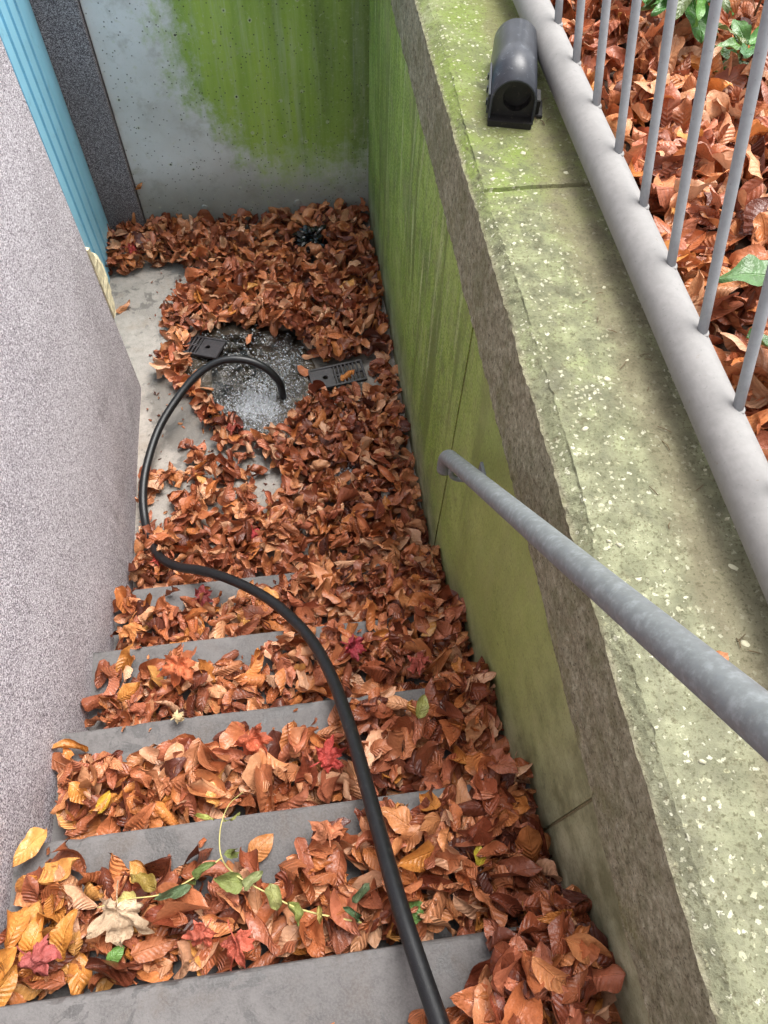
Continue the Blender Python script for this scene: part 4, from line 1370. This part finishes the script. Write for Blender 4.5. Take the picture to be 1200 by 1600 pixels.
for k, (x, y, z, sz, rgb, yaw, tx, ty, lab) in enumerate(MAPLES):
    o = bpy.data.objects.new('maple_leaf', maple_mesh(sz * 0.88, tuple(int(a_ * 0.86 + b_ * 0.14) for a_, b_ in zip(rgb, (170, 110, 80))), k * 3.3 + 1, 0.95))
    o.location = (x, y, z + 0.026)
    o.rotation_euler = (tx, ty, yaw)
    col.objects.link(o)
    tag(o, lab, 'leaf')


# a few odd single leaves
def single_leaf(name, label, loc, L, rgb, rot, curl=0.7, ratio=0.6, mat='leaf', parent=None, cat='leaf', group=None, arch_=-0.5, wet=0.1, fold=0.1, cr=0.03):
    pts_ = leaf_shape(L, ratio, curl, arch_, rng.uniform(-.3, .3), fold, 0.02 + cr * 0.5, rng.uniform(0, 6), 0.3, cr)
    pts_ = pts_ @ rotm(*rot).T
    me_ = leaf_mesh(name, [pts_], [(*(np.array(lin(*rgb)[:3]) * rng.uniform(.85, 1.1)), wet)], MAT[mat])
    o = bpy.data.objects.new(name, me_)
    o.location = loc
    col.objects.link(o)
    if parent is not None:
        o.parent = parent
        o.matrix_parent_inverse = Matrix.Translation(parent.location).inverted()
    else:
        tag(o, label, cat, group)
    return o
single_leaf('beech_leaf', 'smooth tan beech leaf lying alone on the bare nosing of the fourth step', (0.436, -0.800, 0.692), 0.062, (200, 134, 78), (0.05, 0.0, 0.75), 0.25, 0.62)
single_leaf('beech_leaf', 'orange leaf on the nosing of the fourth step against the plaster wall', (0.062, -0.792, 0.690), 0.058, (190, 116, 62), (0.1, 0.0, 0.7), 0.4, 0.5)
single_leaf('yellow_leaf', 'small yellow leaf beside the green wall on the fourth step', (0.815, -0.87, 0.765), 0.036, (204, 186, 66), (0.2, 0.1, 1.4), 0.3, 0.6)
single_leaf('green_leaf', 'small dark green leaf touching the hose on the fourth step', (0.690, -0.940, 0.765), 0.050, (92, 128, 66), (0.1, 0.2, 0.4), 0.6, 0.7)
single_leaf('green_leaf', 'pale green leaf near the green wall on the third step', (0.775, -0.560, 0.605), 0.055, (150, 150, 86), (0.3, 0.1, 1.2), 0.9, 0.6)
single_leaf('green_leaf', 'little green leaf beside the cream maple leaf', (0.205, -0.938, 0.765), 0.034, (98, 136, 66), (0.2, 0.2, 0.8), 0.7, 0.7)
single_leaf('yellow_leaf', 'yellow leaf at the wall end of the third step', (0.120, -0.665, 0.590), 0.046, (206, 168, 62), (0.2, 0.0, 1.1), 0.8, 0.55)
for (x, y, r_) in ((0.030, -0.925, 0.5), (0.075, -0.900, 1.3), (0.028, -0.960, 0.9), (0.125, -0.900, 1.2)):
    single_leaf('golden_leaf', 'golden yellow leaf in the heap by the plaster wall on the fourth step', (x, y, 0.77), rng.uniform(0.065, 0.085), (206, 140, 66), (rng.normal(0, .3), rng.normal(0, .3), r_), 0.8, 0.58, group='golden leaves on the fourth step')

# withered vine with green leaves
vine = empty('vine', (0.45, -0.86, 0.68))
tag(vine, 'withered vine with crumpled green leaves trailing over the fourth step', 'vine')
vp_ = catmull([(0.401, -0.690, 0.640), (0.383, -0.725, 0.715), (0.372, -0.768, 0.745), (0.376, -0.815, 0.765), (0.402, -0.848, 0.785), (0.457, -0.885, 0.790), (0.510, -0.915, 0.785), (0.602, -0.945, 0.775)], 10)
link('stem', tube('stem', vp_, np.linspace(0.0008, 0.0016, len(vp_)), 8), MAT['stem'], vine, True)
vp2 = catmull([(0.180, -0.868, 0.792), (0.225, -0.862, 0.796), (0.28, -0.862, 0.792), (0.33, -0.845, 0.785), (0.376, -0.818, 0.768)], 10)
link('stem', tube('stem', vp2, np.linspace(0.0008, 0.0014, len(vp2)), 8), MAT['stem'], vine, True)
for (x, y, L, rgb, yaw, curl, rat) in ((0.352, -0.752, 0.042, (176, 180, 92), 2.8, 1.2, 0.32), (0.400, -0.758, 0.036, (168, 172, 96), 0.2, 1.2, 0.34), (0.398, -0.815, 0.048, (138, 150, 84), 0.3, 1.3, 0.6), (0.348, -0.838, 0.060, (120, 138, 76), 3.7, 1.6, 0.42),
                                     (0.392, -0.856, 0.056, (140, 152, 84), 2.9, 0.8, 0.85), (0.432, -0.860, 0.044, (158, 166, 112), 0.6, 1.4, 0.8), (0.463, -0.890, 0.048, (166, 168, 104), -1.3, 1.2, 0.9), (0.495, -0.918, 0.046, (136, 144, 74), -1.2, 1.4, 0.8),
                                     (0.300, -0.862, 0.072, (112, 134, 96), 3.3, 1.2, 0.42), (0.252, -0.840, 0.056, (158, 134, 62), 2.6, 0.9, 0.72), (0.225, -0.862, 0.040, (206, 192, 116), 3.1, 0.9, 0.75), (0.536, -0.925, 0.032, (186, 168, 90), -1.6, 1.2, 0.5),
                                     (0.606, -0.902, 0.046, (98, 116, 82), 0.7, 1.9, 0.7), (0.588, -0.930, 0.042, (84, 108, 70), 2.4, 1.9, 0.7)):
    single_leaf('leaf', None, (x, y, 0.792), L * 0.88, tuple(int(c_ * 0.9) for c_ in rgb), (rng.normal(0, .35), rng.normal(0, .35), yaw), curl * 1.15, rat * 0.9, 'vineleaf', vine, fold=0.2, cr=0.085)

# ------------------------------------------------------------------ laurel shrubs in the bank
def shrub(label, base, stem_pts, leaves):
    r0 = empty('laurel_shrub', base)
    tag(r0, label, 'shrub')
    for sp in stem_pts:
        c_ = catmull(sp, 8)
        link('stem', tube('stem', c_, np.linspace(0.004, 0.0018, len(c_)), 8), MAT['twig'], r0, True)
    for (p, L, rgb, rot, rat) in leaves:
        single_leaf('leaf', None, p, L, rgb, rot, rng.uniform(0.25, 0.6), rat, 'green', r0, arch_=rng.uniform(-0.6, -0.2), wet=0.5, fold=0.12)
def whorl(c, L, n_, rgb, ph, droop=0.5, rat=0.36):
    out = []
    for k in range(n_):
        a = ph + 2 * math.pi * k / n_ + rng.normal(0, 0.2)
        l_ = L * rng.uniform(0.75, 1.1)
        d = np.array([math.cos(a), math.sin(a), -droop * rng.uniform(0.2, 1.2)])
        out.append((tuple(np.array(c) + d * l_ * 0.55), l_, tuple(int(x * rng.uniform(.85, 1.15)) for x in rgb), (rng.normal(0, .3), math.asin(max(-1, min(1, -d[2] / np.linalg.norm(d)))), a), rat))
    return out
GRN = (88, 128, 66)
shrub('laurel shrub with drooping bright green leaves behind the railing', (1.52, 0.70, GZ), [[(1.52, 0.72, GZ), (1.515, 0.70, 1.33), (1.50, 0.66, 1.42)]],
      whorl((1.495, 0.645, 1.425), 0.115, 9, GRN, 0.3, 0.9) + whorl((1.50, 0.665, 1.37), 0.11, 7, (72, 108, 54), 1.0, 0.6, 0.42))
shrub('small laurel seedling with upright rosette of green leaves behind the railing', (1.60, 0.56, GZ), [[(1.60, 0.56, GZ), (1.595, 0.545, 1.28), (1.59, 0.53, 1.33)]],
      whorl((1.588, 0.525, 1.335), 0.078, 8, (94, 132, 70), 0.0, -0.2, 0.42) + whorl((1.592, 0.54, 1.30), 0.07, 5, (78, 114, 58), 0.7, 0.3, 0.4))
shrub('dark green leafy shrub at the far end of the bank', (1.45, 0.85, GZ), [[(1.45, 0.86, GZ), (1.45, 0.84, 1.32)], [(1.75, 0.80, GZ), (1.74, 0.78, 1.36)]],
      whorl((1.45, 0.83, 1.33), 0.09, 6, (80, 126, 56), 0.5, 0.5, 0.42) + whorl((1.74, 0.77, 1.37), 0.09, 7, (86, 132, 62), 0.2, 0.4, 0.38))
shrub('single broad green laurel leaf sprouting from leaves close to the railing', (1.39, -0.17, GZ), [[(1.40, -0.18, GZ), (1.385, -0.165, 1.31), (1.365, -0.162, 1.345)]],
      [((1.318, -0.150, 1.352), 0.115, (88, 124, 72), (0.10, 0.06, 3.05), 0.52)])
shrub('broad dark green laurel leaf rising beside the near railing bars', (1.34, -0.37, GZ), [[(1.345, -0.375, GZ), (1.335, -0.355, 1.30), (1.318, -0.335, 1.335)]],
      [((1.300, -0.305, 1.350), 0.11, (64, 100, 48), (0.35, 0.1, 2.0), 0.62)])

# debris beside the bait box and on the coping
def twigs(n_, area, zz, label):
    for k in range(n_):
        x, y = rng.uniform(*area[0]), rng.uniform(*area[1])
        a = rng.uniform(0, 6.3); l_ = rng.uniform(0.008, 0.022)
        p_ = [(x, y, zz), (x + math.cos(a) * l_ * .5 + rng.normal(0, .001), y + math.sin(a) * l_ * .5, zz + 0.002), (x + math.cos(a) * l_, y + math.sin(a) * l_, zz + 0.001)]
        o = link('twig', tube('twig', p_, 0.0007, 5), MAT['twig'])
        tag(o, label, 'twig', label)
twigs(14, ((1.085, 1.125), (0.33, 0.43)), ZT + 0.002, 'tiny dry twig in the debris beside the bait box')
twigs(16, ((1.06, 1.12), (-0.75, 0.25)), ZT + 0.002, 'tiny dry twig lying on the coping next to the rail')
single_leaf('beech_leaf', 'small orange leaf on the coping behind the handrail', (1.055, -0.742, ZT + 0.006), 0.04, (196, 132, 92), (0.1, 0, 0.4), 0.5)

bpy.context.view_layer.update()
